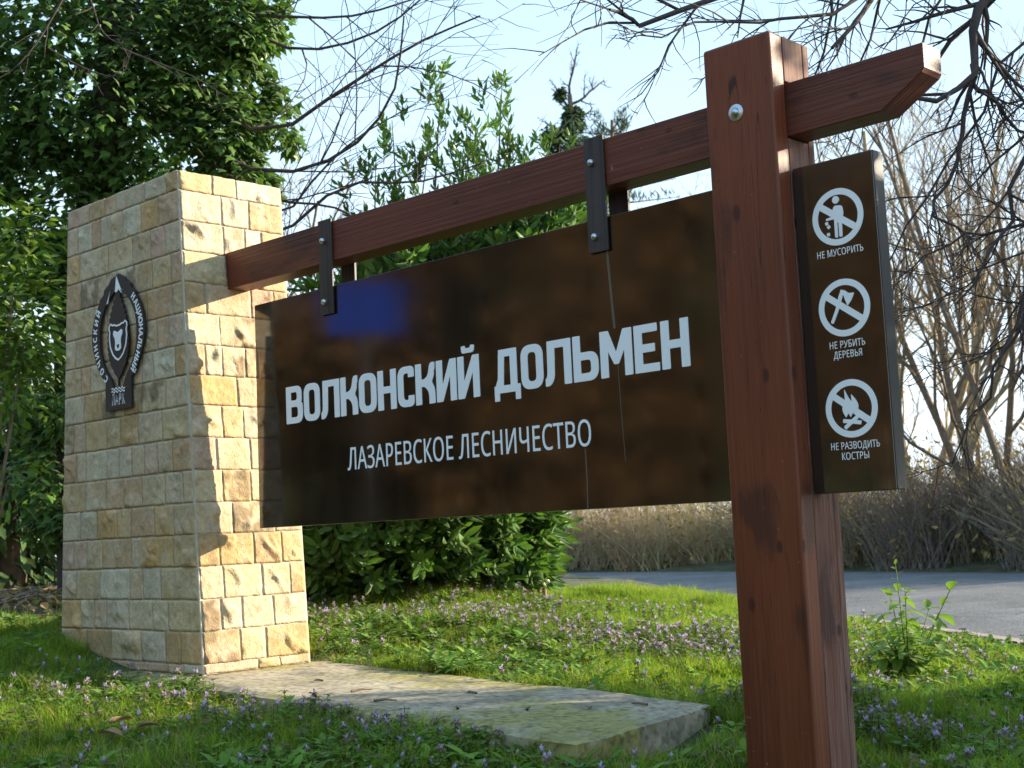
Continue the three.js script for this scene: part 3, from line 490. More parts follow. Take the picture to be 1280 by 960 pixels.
const barkDark = bark(0.075, 0.055, 0.05), barkGrey = bark(0.26, 0.22, 0.18), barkWarm = bark(0.4, 0.31, 0.18), barkBrown = bark(0.22, 0.155, 0.1);
function leafGeo(len, wid, fold = 0.25, droop = 0.2, seg = 4) {      // a folded leaf along +z
  const pos = [], idx = []; for (let k = 0; k <= seg; k++) { const t = k / seg, w = wid / 2 * Math.pow(Math.sin(Math.PI * Math.min(0.985, 0.04 + t * 0.96)), 0.75), y = -droop * len * t * t; pos.push(-w, y + w * fold, t * len, 0, y, t * len, w, y + w * fold, t * len); }
  for (let k = 0; k < seg; k++) { const a = k * 3; idx.push(a, a + 1, a + 3, a + 1, a + 4, a + 3, a + 1, a + 2, a + 4, a + 2, a + 5, a + 4); }
  const g = new THREE.BufferGeometry(); g.setAttribute('position', new THREE.Float32BufferAttribute(pos, 3)); g.setIndex(idx); g.computeVertexNormals(); return g;
}
function ivyLeaf(s) {
  const P = [[0, 0], [0.32, -0.1], [0.5, 0.28], [0.25, 0.42], [0, 1], [-0.25, 0.42], [-0.5, 0.28], [-0.32, -0.1]], pos = [0, 0.06 * s, 0.3 * s], idx = [];
  for (const [x, z] of P) pos.push(x * s, -0.12 * s * Math.abs(x) - 0.1 * s * z * z, z * s); for (let k = 0; k < 8; k++) idx.push(0, 1 + (k + 1) % 8, 1 + k);
  const g = new THREE.BufferGeometry(); g.setAttribute('position', new THREE.Float32BufferAttribute(pos, 3)); g.setIndex(idx); g.computeVertexNormals(); return g;
}
const leafM = (r, g, b, coat = 0.3, t = 0.3) => phy({ color: lin(r, g, b), roughness: 0.92, transmission: t, thickness: 0, specularIntensity: 0.35, clearcoat: coat, clearcoatRoughness: 0.32, side: THREE.DoubleSide });
const Q0 = new THREE.Quaternion(), ZAX = V3(0, 0, 1), YAX = V3(0, 1, 0);
function scatter(name, geo, mat, list, parent, tint) {              // list of [position, direction, scale, spin]
  const m = new THREE.InstancedMesh(geo, mat, list.length), M = new THREE.Matrix4(), q = new THREE.Quaternion(), s = V3(), c = new THREE.Color(); m.name = name; m.userData.kind = 'stuff'; m.castShadow = m.receiveShadow = true;
  const R = rng(list.length + 5), b = new THREE.Matrix4(), x = V3(), y = V3(), z = V3(), roll = new THREE.Quaternion();
  list.forEach(([p, d, k, spin], i) => {
    z.copy(d).normalize(); x.crossVectors(YAX, z); if (x.lengthSq() < 1e-5) x.set(1, 0, 0); x.normalize(); y.crossVectors(z, x); b.makeBasis(x, y, z); q.setFromRotationMatrix(b); roll.setFromAxisAngle(ZAX, spin); q.multiply(roll);
    m.setMatrixAt(i, M.compose(p, q, s.setScalar(k))); const v = R(), h = R(); const t = tint || 0.5; c.setRGB(1 + t * (v - 0.5) + 0.35 * t * (h - 0.4), 1 + t * (v - 0.5), 1 + t * (v - 0.5) - 0.3 * t * h); m.setColorAt(i, c);
  });
  m.computeBoundingSphere(); parent.add(m); return m;
}
function standing(name, geo, mat, list, parent, tint = 0.5) {       // upright copies: [x, y, z, scale, turn, lean]
  const m = new THREE.InstancedMesh(geo, mat, list.length), M = new THREE.Matrix4(), q = new THREE.Quaternion(), e = new THREE.Euler(), c = new THREE.Color(), R = rng(list.length + 9); m.name = name; m.userData.kind = 'stuff'; m.castShadow = m.receiveShadow = true;
  list.forEach(([x, y, z, k, turn, lean = 0], i) => { q.setFromEuler(e.set(lean * (R() - 0.5), turn, lean * (R() - 0.5))); m.setMatrixAt(i, M.compose(V3(x, y, z), q, V3(k, k, k))); const v = R(), h = R(); c.setRGB(1 + tint * (v - 0.5) + tint * 0.5 * (h - 0.35), 1 + tint * (v - 0.5), 1 + tint * (v - 0.5)); m.setColorAt(i, c); });
  parent.add(m); return m;
}
function inBall(R) { let x, y, z, d; do { x = R() * 2 - 1; y = R() * 2 - 1; z = R() * 2 - 1; d = x * x + y * y + z * z; } while (d > 1 || d < 0.02); return [V3(x, y, z), Math.sqrt(d)]; }
function cloud(list, c, rad, n, R, { shell = 0.55, size = [0.8, 1.25], hang = 0.6, flat = 1 } = {}) {
  for (let i = 0; i < n; i++) {
    const [v, d] = inBall(R), k = mix(shell, 1, Math.pow(R(), 0.7)) / d, u = v.clone().multiplyScalar(k); const lump = 0.78 + 0.44 * fbm(u.x * 2 + c.x, u.y * 2 + c.y, u.z * 2, 2);
    const p = V3(c.x + u.x * rad[0] * lump, c.y + u.y * rad[1] * lump, c.z + u.z * rad[2] * lump), o = u.clone().normalize();
    o.x += (R() - 0.5) * 1.1; o.z += (R() - 0.5) * 1.1; o.y = o.y * 0.5 + (R() - 0.5) * 0.7 - hang; list.push([p, o, mix(size[0], size[1], R()), (R() - 0.5) * 1.6]);
  }
}

// ------------------------------------------------------------------ big ivy-clad tree behind the pillar
const pt = (px, py, f) => at(px, py, f);
{
  const [tx, tz] = LF(-3.55, 11.3), gy = ground(tx, tz), R = rng(11);
  const t = thing('ivy_tree', 'large tree smothered in dark ivy rising behind the stone pillar', 'tree');
  const T = [new Tubes(), new Tubes(), new Tubes()], o = { levels: 3, wob: 0.34, up: [0, 0.02, 0.01], kids: [6, 6, 5], from: [0.25, 0.15, 0.1], ang: [0.4, 1.0], ratio: [0.5, 0.45, 0.5], min: 0.0035 };
  const tp = [V3(tx, gy - 0.2, tz), pt(95, 420, 11.2), pt(130, 200, 11.1), pt(150, 20, 11), pt(190, -200, 11)]; T[0].add(tp, [0.22, 0.18, 0.16, 0.14, 0.09], 10);
  part('trunk', T[0].geo(), barkDark, t);
  const limb = (pts, r, lvl = 1, k = {}) => { const C = new THREE.CatmullRomCurve3(pts).getPoints(9), Q = C.map((_, i) => 0.6 * r * mix(1, 0.3, i / 9)); T[1].add(C, Q, 6); let L = 0; for (let i = 0; i < 9; i++) L += C[i].distanceTo(C[i + 1]); children([T[0], T[1], T[2]], C, Q, L, lvl, { ...o, ...k }, R); };
  for (const [pts, r] of [
    [[[170, 60], [330, 165], [430, 110], [520, 55], [600, 20]], 0.035], [[[160, 130], [330, 215], [430, 190], [490, 120], [505, 20]], 0.034], [[[150, 260], [330, 300], [430, 232], [520, 228], [600, 205]], 0.03],
    [[[200, 20], [330, 20], [440, 20], [545, -10]], 0.03], [[[180, 140], [330, 245], [420, 260], [480, 300]], 0.026], [[[180, -40], [360, 60], [470, 40], [560, -30]], 0.028], [[[190, 200], [345, 270], [400, 215], [450, 170], [520, 130]], 0.022]])
    limb(pts.map(([x, y], i) => pt(x, y, 11 - i * 0.35)), r);
  for (const pts of [[[400, -10], [420, 40], [450, 130], [520, 190], [620, 200]].map(([x, y]) => [x * 0.28, y * 0.28]), [[78, 0], [45, 55], [12, 90], [-20, 105]], [[60, 60], [105, 85], [150, 95], [165, 60]], [[150, 60], [200, 80], [240, 95], [285, 122]]])
    limb(pts.map(([x, y], i) => pt(x, y, 8.9 - 0.05 * i)), 0.011, 2, { kids: [0, 0, 7], ratio: [0, 0, 0.28] });
  const tw = T[2].geo(); part('branch', T[1].geo(), barkDark, t); part('twigs', tw, barkDark, t).userData.kind = 'stuff';
  const list = [], C = (px, py, f, r, n, q = {}) => cloud(list, pt(px, py, f), [r, r * (q.tall || 1), r], n * 0.78, R, { size: [0.6, 1.35], ...q });
  C(105, 60, 11, 1.15, 4600); C(235, 70, 11, 0.62, 2200); C(60, 230, 11.2, 0.85, 3000); C(205, 190, 11.2, 0.78, 2600); C(280, 165, 10.9, 0.36, 900); C(300, 20, 10.8, 0.42, 900); C(310, 215, 11, 0.18, 260);
  C(55, 420, 11.3, 0.55, 1900, { tall: 1.5 }); C(66, 590, 11.2, 0.36, 1100, { tall: 1.9 }); C(-40, 120, 10.8, 0.8, 2200); C(10, -10, 10.6, 0.8, 2000); C(190, -60, 11, 1.1, 3000); C(150, 300, 11.4, 0.8, 2200);
  for (const [px, py, n] of [[330, 100, 5], [310, 40, 4], [335, 160, 4], [300, 215, 5], [345, 30, 3], [20, 330, 5], [90, 330, 4], [40, 160, 4], [230, 250, 4], [10, 220, 4], [80, 520, 4], [75, 660, 3]]) for (let k = 0; k < n; k++) C(px + (R() - 0.5) * 70, py + (R() - 0.5) * 80, 10.7 + 0.8 * R(), 0.1 + 0.16 * R(), 90, { shell: 0.1 });
  scatter('crown', ivyLeaf(0.075), leafM(0.075, 0.16, 0.022, 0.5, 0.42), list, t, 0.8);
}
// ------------------------------------------------------------------ broad-leaved evergreens
const sprigGeo = (() => {                                            // a shoot with its leaves, 0.3 m long
  const R = rng(5), G = [new THREE.CylinderGeometry(0.0025, 0.004, 0.26, 4).rotateX(Math.PI / 2).translate(0, 0, 0.13)]; G[0].deleteAttribute('uv');
  for (let k = 0; k < 11; k++) { const g = leafGeo(0.115 * (0.7 + 0.5 * R()), 0.04, 0.3, 0.25); g.rotateX(-0.15 - 0.9 * (k / 11) * R()); const m = new THREE.Matrix4().makeRotationZ(k * 2.4).multiply(new THREE.Matrix4().makeTranslation(0, 0.004, 0.05 + 0.02 * k)).multiply(new THREE.Matrix4().makeRotationX(-0.95 + 0.055 * k)); g.applyMatrix4(m); G.push(g); }
  return mergeGeometries(G.map(g => g.index ? g.toNonIndexed() : g));
})();
const laurelM = leafM(0.075, 0.165, 0.02, 0.6, 0.42);
function laurel(label, l, f, clumps, shoots, seed) {
  const R = rng(seed), [x, z] = LF(l, f), y = ground(x, z), t = thing('evergreen_shrub', label, 'shrub', [0, 0, 0], undefined), T = [new Tubes()], list = [];
  for (const [px, py, d, rx, ry, n] of clumps) {
    const c = pt(px, py, d); for (let i = 0; i < n; i++) { const [v, dd] = inBall(R), k = mix(0.45, 1, Math.pow(R(), 0.6)) / dd, u = v.multiplyScalar(k), lump = 0.8 + 0.4 * noise(u.x * 3 + px, u.y * 3, u.z * 3); const p = V3(c.x + u.x * rx * lump, c.y + u.y * ry * lump, c.z + u.z * rx * lump); if (p.y < ground(p.x, p.z) + 0.1) continue; const o = u.clone(); o.y = o.y * 0.6 + 0.35 + 0.5 * (R() - 0.5); o.x += (R() - 0.5) * 0.9; o.z += (R() - 0.5) * 0.9; list.push([p, o, 0.75 + 0.55 * R(), R() * 6.28]); }
    const b = V3(x + (R() - 0.5) * 0.5, y - 0.05, z + (R() - 0.5) * 0.5); T[0].add([b, V3().lerpVectors(b, c, 0.5).add(V3((R() - 0.5) * 0.2, 0.1, (R() - 0.5) * 0.2)), c], [0.03, 0.022, 0.012], 6);
  }
  for (const [px, py, d, px2, py2] of shoots) {
    const a = pt(px, py, d), b = pt(px2, py2, d), n = Math.round(a.distanceTo(b) / 0.042); T[0].add([a, V3().lerpVectors(a, b, 0.5).add(V3(0.02, 0, 0.03)), b], [0.012, 0.008, 0.003], 5);
    for (let i = 0; i < n; i++) { const k = i / n, p = V3().lerpVectors(a, b, k), sp = 0.34 * (1 - 0.75 * k); p.x += (R() - 0.5) * sp * 2; p.z += (R() - 0.5) * sp * 2; list.push([p, V3((R() - 0.5) * 1.1, 0.75, (R() - 0.5) * 1.1), 0.5 + 0.32 * R(), R() * 6]); }
  }
  part('stem', T[0].geo(), barkBrown, t); scatter('foliage', sprigGeo, laurelM, list, t, 0.7); return t;
}
laurel('dense glossy evergreen shrub with pale tall shoots between stone pillar and sign', -0.75, 10.6, [[430, 690, 10.3, 0.55, 0.5, 330], [500, 640, 10.4, 0.7, 0.65, 480], [420, 600, 10.6, 0.7, 0.7, 380], [500, 480, 10.6, 0.75, 0.7, 380], [520, 370, 10.6, 0.5, 0.35, 150], [440, 420, 10.8, 0.35, 0.4, 90]],
  [[540, 360, 10.5, 552, 90], [505, 340, 10.5, 490, 150], [575, 340, 10.5, 590, 150], [520, 330, 10.3, 535, 190], [470, 360, 10.4, 470, 200]], 21);
laurel('dense glossy evergreen shrub beside the road, showing below the sign', 0.15, 10.9, [[575, 650, 10.6, 0.55, 0.6, 460], [622, 660, 10.7, 0.34, 0.5, 300], [600, 560, 10.8, 0.55, 0.7, 400], [620, 430, 10.8, 0.55, 0.7, 340], [640, 335, 10.8, 0.5, 0.3, 170], [700, 300, 10.8, 0.22, 0.2, 50]],
  [[620, 320, 10.7, 628, 100], [650, 320, 10.7, 640, 175], [600, 320, 10.6, 606, 190], [690, 300, 10.8, 700, 180], [665, 310, 10.6, 668, 210]], 22);
{ // yellow-green shrub at the left
  const R = rng(31), [x, z] = LF(-3.75, 9.6), y = ground(x, z), t = thing('leafy_shrub', 'light green leafy shrub growing beside the ivy covered tree', 'shrub'), T = new Tubes(), list = [];
  for (const [px, py, d, r, n] of [[12, 390, 9.6, 0.46, 620], [22, 300, 9.7, 0.32, 320], [0, 480, 9.6, 0.35, 300], [30, 430, 9.5, 0.22, 150], [10, 600, 9.5, 0.25, 90]]) { const c = pt(px, py, d); T.add([V3(x, y - 0.05, z), V3().lerpVectors(V3(x, y, z), c, 0.6).add(V3(0.05, 0.1, 0)), c], [0.018, 0.012, 0.005], 5); cloud(list, c, [r, r * 1.2, r], n, R, { shell: 0.2, hang: 0.1 }); }
  part('stem', T.geo(), barkBrown, t); scatter('foliage', leafGeo(0.085, 0.036), leafM(0.15, 0.25, 0.03, 0.25, 0.5), list, t, 0.8);
}
// ------------------------------------------------------------------ bare trees
function bareTree(name, label, l, f, h, seed, o = {}, mat = barkGrey, group, stems = 1) {
  const R = rng(seed), [x, z] = LF(l, f), y = ground(x, z), t = thing(name, label, 'tree', [x, y - 0.1, z], group), T = [new Tubes(), new Tubes(), new Tubes()];
  const q = { levels: 3, wob: 0.3, up: [0.02, 0.05, 0.03], kids: [9, 7, 6], from: [0.3, 0.2, 0.1], ang: [0.35, 0.85], ratio: [0.5, 0.5, 0.5], min: 0.005, ...o };
  for (let s = 0; s < stems; s++) grow(T, V3((R() - 0.5) * 0.3 * (stems - 1), 0, (R() - 0.5) * 0.3 * (stems - 1)), V3((R() - 0.5) * 0.45 * (stems > 1 ? 1.6 : 0.5), 1, (R() - 0.5) * 0.45 * (stems > 1 ? 1.6 : 0.5)), h * (0.7 + 0.3 * R()), (o.rad || 0.09) * (0.6 + 0.4 * R()), 0, q, R);
  part('trunk', T[0].geo(), mat, t); part('branch', T[1].geo(), mat, t).userData.kind = 'stuff'; part('twigs', T[2].geo(), mat, t).userData.kind = 'stuff'; return t;
}
const far = 'bare trees beyond the road';
const rowLabel = 'slim leafless tree standing in the dark brush beyond the road';
for (const [px, f, h, s, st, m, rad] of [[1165, 25, 8.5, 41, 4, barkWarm, 0.09], [1240, 23, 8, 42, 3, barkBrown, 0.09], [1105, 29, 8, 43, 3, barkWarm, 0.065], [1285, 21.5, 8.5, 44, 2, barkBrown, 0.07], [1215, 28, 9, 45, 3, barkWarm, 0.09], [1065, 32, 7.5, 46, 2, barkGrey, 0.08], [1320, 25, 9, 47, 2, barkBrown, 0.07], [860, 36, 8.2, 48, 2, barkGrey, 0.09], [790, 37, 6.5, 49, 2, barkWarm, 0.08]])
  bareTree('bare_tree', px === 1165 ? 'tallest pale many stemmed bare tree beyond the road, its fork showing beside the notice box' : px < 900 ? 'thin pale bare tree beyond the road in the dry straw coloured brush' : rowLabel, (px - 640) / 1700 * f, f, h, s, { rad, kids: [8, 7, 6] }, m, far, st);
bareTree('bare_tree', 'slender grey leafless tree rising behind the evergreen shrubs, forked high up', -1.75, 14.5, 4.6, 51, { rad: 0.07, kids: [11, 8, 6], min: 0.004 }, barkGrey, undefined, 2);
bareTree('bare_tree', 'thin leafless sapling right behind the stone pillar, full of fine twigs', -2.25, 13.2, 4.2, 52, { rad: 0.045, kids: [12, 8, 6], min: 0.004 }, barkDark, undefined, 2);
{ // distant ivy-wrapped snag
  const l = 75 / 1700 * 35, [x, z] = LF(l, 35), R = rng(61), t = thing('ivy_snag', 'broken topped tree wrapped in ivy rising far behind the crossbeam', 'tree', [0, 0, 0]), T = [new Tubes(), new Tubes(), new Tubes()], list = [];
  const base = V3(x, ground(x, z) - 0.3, z), c = [base, pt(722, 300, 35), pt(716, 170, 35), pt(712, 118, 35)]; T[0].add(c, [0.13, 0.12, 0.1, 0.06], 8);
  const o = { levels: 3, wob: 0.5, up: [0, 0.04], kids: [0, 7, 6], from: [0, 0.1, 0.1], ang: [0.4, 1.1], ratio: [0, 0.45, 0.5], min: 0.008 };
  for (const [a, b] of [[[712, 118], [716, 60]], [[714, 140], [682, 112]], [[715, 130], [760, 98]], [[718, 170], [675, 160]], [[716, 150], [745, 140]]]) grow(T, pt(...a, 35), pt(...b, 35).sub(pt(...a, 35)), pt(...a, 35).distanceTo(pt(...b, 35)), 0.04, 1, o, R);
  for (const [px, py, r, n] of [[716, 150, 0.3, 420], [718, 190, 0.45, 700], [690, 172, 0.3, 250], [725, 260, 0.6, 800], [700, 118, 0.14, 100]]) cloud(list, pt(px, py, 35), [r, r * 1.3, r], n, R, { shell: 0.2 });
  part('trunk', T[0].geo(), barkBrown, t); part('branch', T[1].geo(), barkDark, t).userData.kind = 'stuff'; part('twigs', T[2].geo(), barkDark, t).userData.kind = 'stuff'; scatter('ivy', ivyLeaf(0.13), leafM(0.05, 0.1, 0.03, 0.2, 0.3), list, t, 0.8);
}
{ // pine top beyond
  const R = rng(63), t = thing('pine_tree', 'distant pine with blue green needles showing above the crossbeam', 'tree'), T = new Tubes(), list = [];
  const [x, z] = LF(125 / 1700 * 34, 34); T.add([V3(x, ground(x, z) - 0.3, z), pt(765, 150, 34)], [0.2, 0.04], 7);
  for (let i = 0; i < 44; i++) { const a = pt(765, 160 + R() * 150, 34), e = a.clone().add(V3((R() - 0.5) * 2.6, 0.25 * R(), (R() - 0.5) * 2.6)); T.add([a, e], [0.025, 0.008], 3); for (let k = 0; k < 40; k++) { const p = V3().lerpVectors(a, e, 0.35 + 0.65 * R()).add(V3((R() - 0.5) * 0.24, (R() - 0.3) * 0.2, (R() - 0.5) * 0.24)); list.push([p, V3(R() - 0.5, 0.4 + R() * 0.3, R() - 0.5), 0.8 + R() * 0.5, R() * 6]); } }
  part('trunk', T.geo(), barkBrown, t); scatter('needles', leafGeo(0.2, 0.03, 0.2, 0.1, 2), leafM(0.06, 0.1, 0.06, 0.1, 0.3), list, t);
}
{ // overhanging bare tree at the right, trunk just outside the picture
  const R = rng(71), [x, z] = LF(2.78, 6.25), y = ground(x, z), t = thing('overhanging_tree', 'dark bare tree at the roadside whose drooping branches hang over the post', 'tree'), T = [new Tubes(), new Tubes(), new Tubes()];
  const o = { levels: 3, wob: 0.42, up: [0, -0.01, -0.03], kids: [0, 11, 7], from: [0, 0.1, 0.1], ang: [0.35, 1.05], ratio: [0, 0.42, 0.5], min: 0.0028 };
  T[0].add([V3(x, y - 0.2, z), pt(1390, 500, 6.25), pt(1350, 200, 6.2), pt(1305, -60, 6.15), pt(1265, -260, 6.1)], [0.14, 0.115, 0.1, 0.085, 0.06], 10);
  for (const [pts, r, d0, d1] of [
    [[[1310, -20], [1245, -10], [1218, 40], [1214, 104], [1142, 122]], 0.04, 8.1, 7.6], [[[1216, 80], [1208, 130], [1195, 198], [1170, 260], [1215, 300]], 0.018, 7.9, 7.7], [[[1215, 104], [1245, 120], [1285, 165], [1340, 190]], 0.016, 7.9, 8.0],
    [[[1290, -120], [1180, -90], [1095, -5], [1040, 60]], 0.034, 8.1, 7.4], [[[1270, -200], [1050, -90], [900, -10], [790, 30], [762, 12]], 0.026, 8.1, 7.2], [[[1095, -5], [1000, 25], [880, 30], [800, 44]], 0.012, 7.6, 7.0], [[[1340, 60], [1290, 170], [1250, 300], [1195, 380]], 0.02, 8.2, 7.8],
    [[[1345, 200], [1300, 300], [1275, 400], [1225, 480]], 0.02, 8.2, 7.9], [[[1330, 20], [1270, 60], [1190, 200], [1120, 300], [1105, 360]], 0.012, 8.1, 7.9], [[[1300, -60], [1200, -40], [1150, 60], [1090, 100], [1060, 190]], 0.012, 8.1, 7.9], [[[1340, 250], [1270, 290], [1190, 300], [1120, 350]], 0.014, 8.2, 8.1], [[[1345, 330], [1280, 400], [1220, 520], [1190, 580]], 0.014, 8.2, 8.2]]) {
    const C = new THREE.CatmullRomCurve3(pts.map(([a, b], i) => pt(a, b, 0.765 * mix(d0, d1, i / (pts.length - 1))))).getPoints(10), Q = C.map((_, i) => 0.78 * r * mix(1, 0.3, i / 10)); for (let i = 1; i < 10; i++) C[i].add(V3((R() - 0.5) * 0.05, (R() - 0.5) * 0.05, (R() - 0.5) * 0.05)); T[1].add(C, Q, 6);
    let L = 0; for (let i = 0; i < 10; i++) L += C[i].distanceTo(C[i + 1]); children(T, C, Q, L, 1, o, R);
  }
  part('trunk', T[0].geo(), barkDark, t); part('branch', T[1].geo(), barkDark, t).userData.kind = 'stuff'; part('twigs', T[2].geo(), barkDark, t).userData.kind = 'stuff';
}
// dry brush along the far side of the road: too tangled to count
{
  const R = rng(81), P = [];
  for (let v = 0; v < 3; v++) { const T = new Tubes(); for (let k = 0; k < 130; k++) { const a = R() * 6.28, r0 = R() * 0.5, p = V3(Math.cos(a) * r0, 0, Math.sin(a) * r0), d = V3((R() - 0.5) * 1.2, 1.1, (R() - 0.5) * 1.2), n = 5, L = 0.9 + R() * 1.5, C = [p.clone()], Q = [0.009]; for (let i = 1; i <= n; i++) { d.y -= 0.2 * R(); d.x += (R() - 0.5) * 0.6; d.z += (R() - 0.5) * 0.6; p.addScaledVector(d.clone().normalize(), L / n); C.push(p.clone()); Q.push(0.009 * (1 - 0.7 * i / n)); } T.add(C, Q, 3); } P.push(T.geo()); }
  const lists = [[], [], []], leaves = [], green = [], straw = [];
  for (let i = 0; i < 165; i++) { const k = Math.floor(R() * (FE.length - 75)) + 60, p = FE[k], d = 0.5 + R() * 2.6, nx = FE[k + 1].z - p.z, nz = -(FE[k + 1].x - p.x), L = Math.hypot(nx, nz), l = p.x + nx / L * d, f = p.z + nz / L * d, [x, z] = LF(l, f), y = ground(x, z), s = 0.55 + 0.65 * R() + 0.1 * d; if (640 + 1700 * l / f < 950) straw.push([x, y - 0.1, z, s * 0.8, R() * 6.28, 0.3]); else lists[i % 3].push([x, y - 0.1, z, s * 0.9, R() * 6.28, 0.3]);
    for (let q = 0; q < 60; q++) leaves.push([V3(x + (R() - 0.5) * 1.7 * s, y + R() * 1.7 * s, z + (R() - 0.5) * 1.7 * s), V3(R() - 0.5, R() - 0.6, R() - 0.5), 0.7 + R() * 0.8, R() * 6]);
    if (R() < 0.3) for (let q = 0; q < 30; q++) green.push([V3(x + (R() - 0.5) * 1.4, y + Math.pow(R(), 2) * 1.1, z + (R() - 0.5) * 1.4), V3(R() - 0.5, R() - 0.4, R() - 0.5), 0.7 + R() * 0.8, R() * 6]); }
  const t = thing('brush_thicket', 'tangled dry brush and brambles along the far side of the road', 'brush'); t.userData.kind = 'stuff';
  standing('dry_straw', P[0], bark(0.6, 0.47, 0.27), straw, t, 0.5); lists.forEach((L, i) => standing('bramble_stems', P[i], [barkWarm, barkBrown, barkGrey][i], L, t, 0.5));
  scatter('dry_leaves', leafGeo(0.1, 0.045, 0.2, 0.3, 2), leafM(0.38, 0.28, 0.12, 0, 0.5), leaves, t, 0.8); scatter('green_leaves', leafGeo(0.1, 0.05, 0.2, 0.3, 2), leafM(0.09, 0.14, 0.03, 0.2, 0.4), green, t, 0.8);
}
// ------------------------------------------------------------------ trees outside the picture: one shades the post, the others are mirrored in the glossy sign
function roundTree(label, x, z, h, cy, rad, n, seed, group, leaf = 0.17) {
  const R = rng(seed), y = ground(x, z), t = thing('evergreen_tree', label, 'tree', [x, y - 0.1, z], group), T = new Tubes(), list = [];
  T.add([V3(0, 0, 0), V3(0.1, cy * 0.5, 0.05), V3(0, cy, 0)], [0.16, 0.12, 0.08], 8);
  for (let k = 0; k < 12; k++) { const a = k * 2.4, c = V3(Math.cos(a) * rad * 0.55 * R(), cy + (R() - 0.45) * h, Math.sin(a) * rad * 0.55 * R()), r = rad * (0.42 + 0.25 * R()); T.add([V3(0, cy * 0.6, 0), c], [0.05, 0.015], 5); cloud(list, c, [r, r, r], n / 12, R, { shell: 0.3 }); }
  part('trunk', T.geo(), barkBrown, t); scatter('crown', leafGeo(leaf, leaf / 2, 0.2, 0.2, 2), group ? leafM(0.135, 0.08, 0.038, 0, 0.2) : leafM(0.05, 0.09, 0.025, 0.3, 0.25), list, t, 0.8); return t;
}
roundTree('rounded evergreen tree on the verge, its shade falling across the timber post', 5.35, -6.05, 2.4, 3.0, 1.75, 9000, 91);
[[-12, 9], [-9.5, 12], [-15, 13], [-7, 16], [-18, 9], [-13, 17], [-20, 15], [-4, 19], [-17, 5]].forEach(([x, z], i) => roundTree('tall tree with withered brown leaves in the row facing the lettered sign', x, z, 6.5, 4.4, 2.9, 3600, 101 + i, 'trees facing the sign', 0.32));
for (const [l, f, s] of [[16.5, 20.5, 111], [19, 23.5, 112], [14.5, 23, 113]]) bareTree('bare_tree', 'leafless roadside tree whose shadow stripes the asphalt', l, f, 8, s, { rad: 0.13, kids: [10, 8, 5] }, barkBrown, 'roadside trees shading the asphalt', 2);
[[-5.2, 14.2], [-7.4, 13.2], [-3.4, 15.6], [-6.4, 17]].forEach(([l, f], i) => { const [x, z] = LF(l, f); roundTree(['dark evergreen thicket tree behind the ivy covered tree', 'dark evergreen behind the light green shrub', 'low dark evergreen behind the stone pillar', 'farther dark evergreen beyond the ivy covered tree'][i], x, z, 2.2, 1.2, 1.7, 3000, 121 + i); });
{ // blue road sign, seen mirrored in the board
  const [x, y, z] = [-8.45, 3.2, 6.25], t = thing('blue_road_sign', 'plain blue rectangular road sign on a grey post, mirrored in the lettered board', 'road sign', [x, 0, z]); t.rotation.y = 2.2;
  part('plate', rbox(-0.45, 0.45, 3.08, 3.72, -0.01, 0.01, 0.004), std({ color: lin(0.002, 0.03, 0.27), roughness: 0.9 }), t); const p = new THREE.CylinderGeometry(0.035, 0.035, 4.2, 12); p.translate(0, 1.6, -0.05); part('pole', p, std({ color: lin(0.09, 0.09, 0.09), roughness: 0.8 }), t);
}

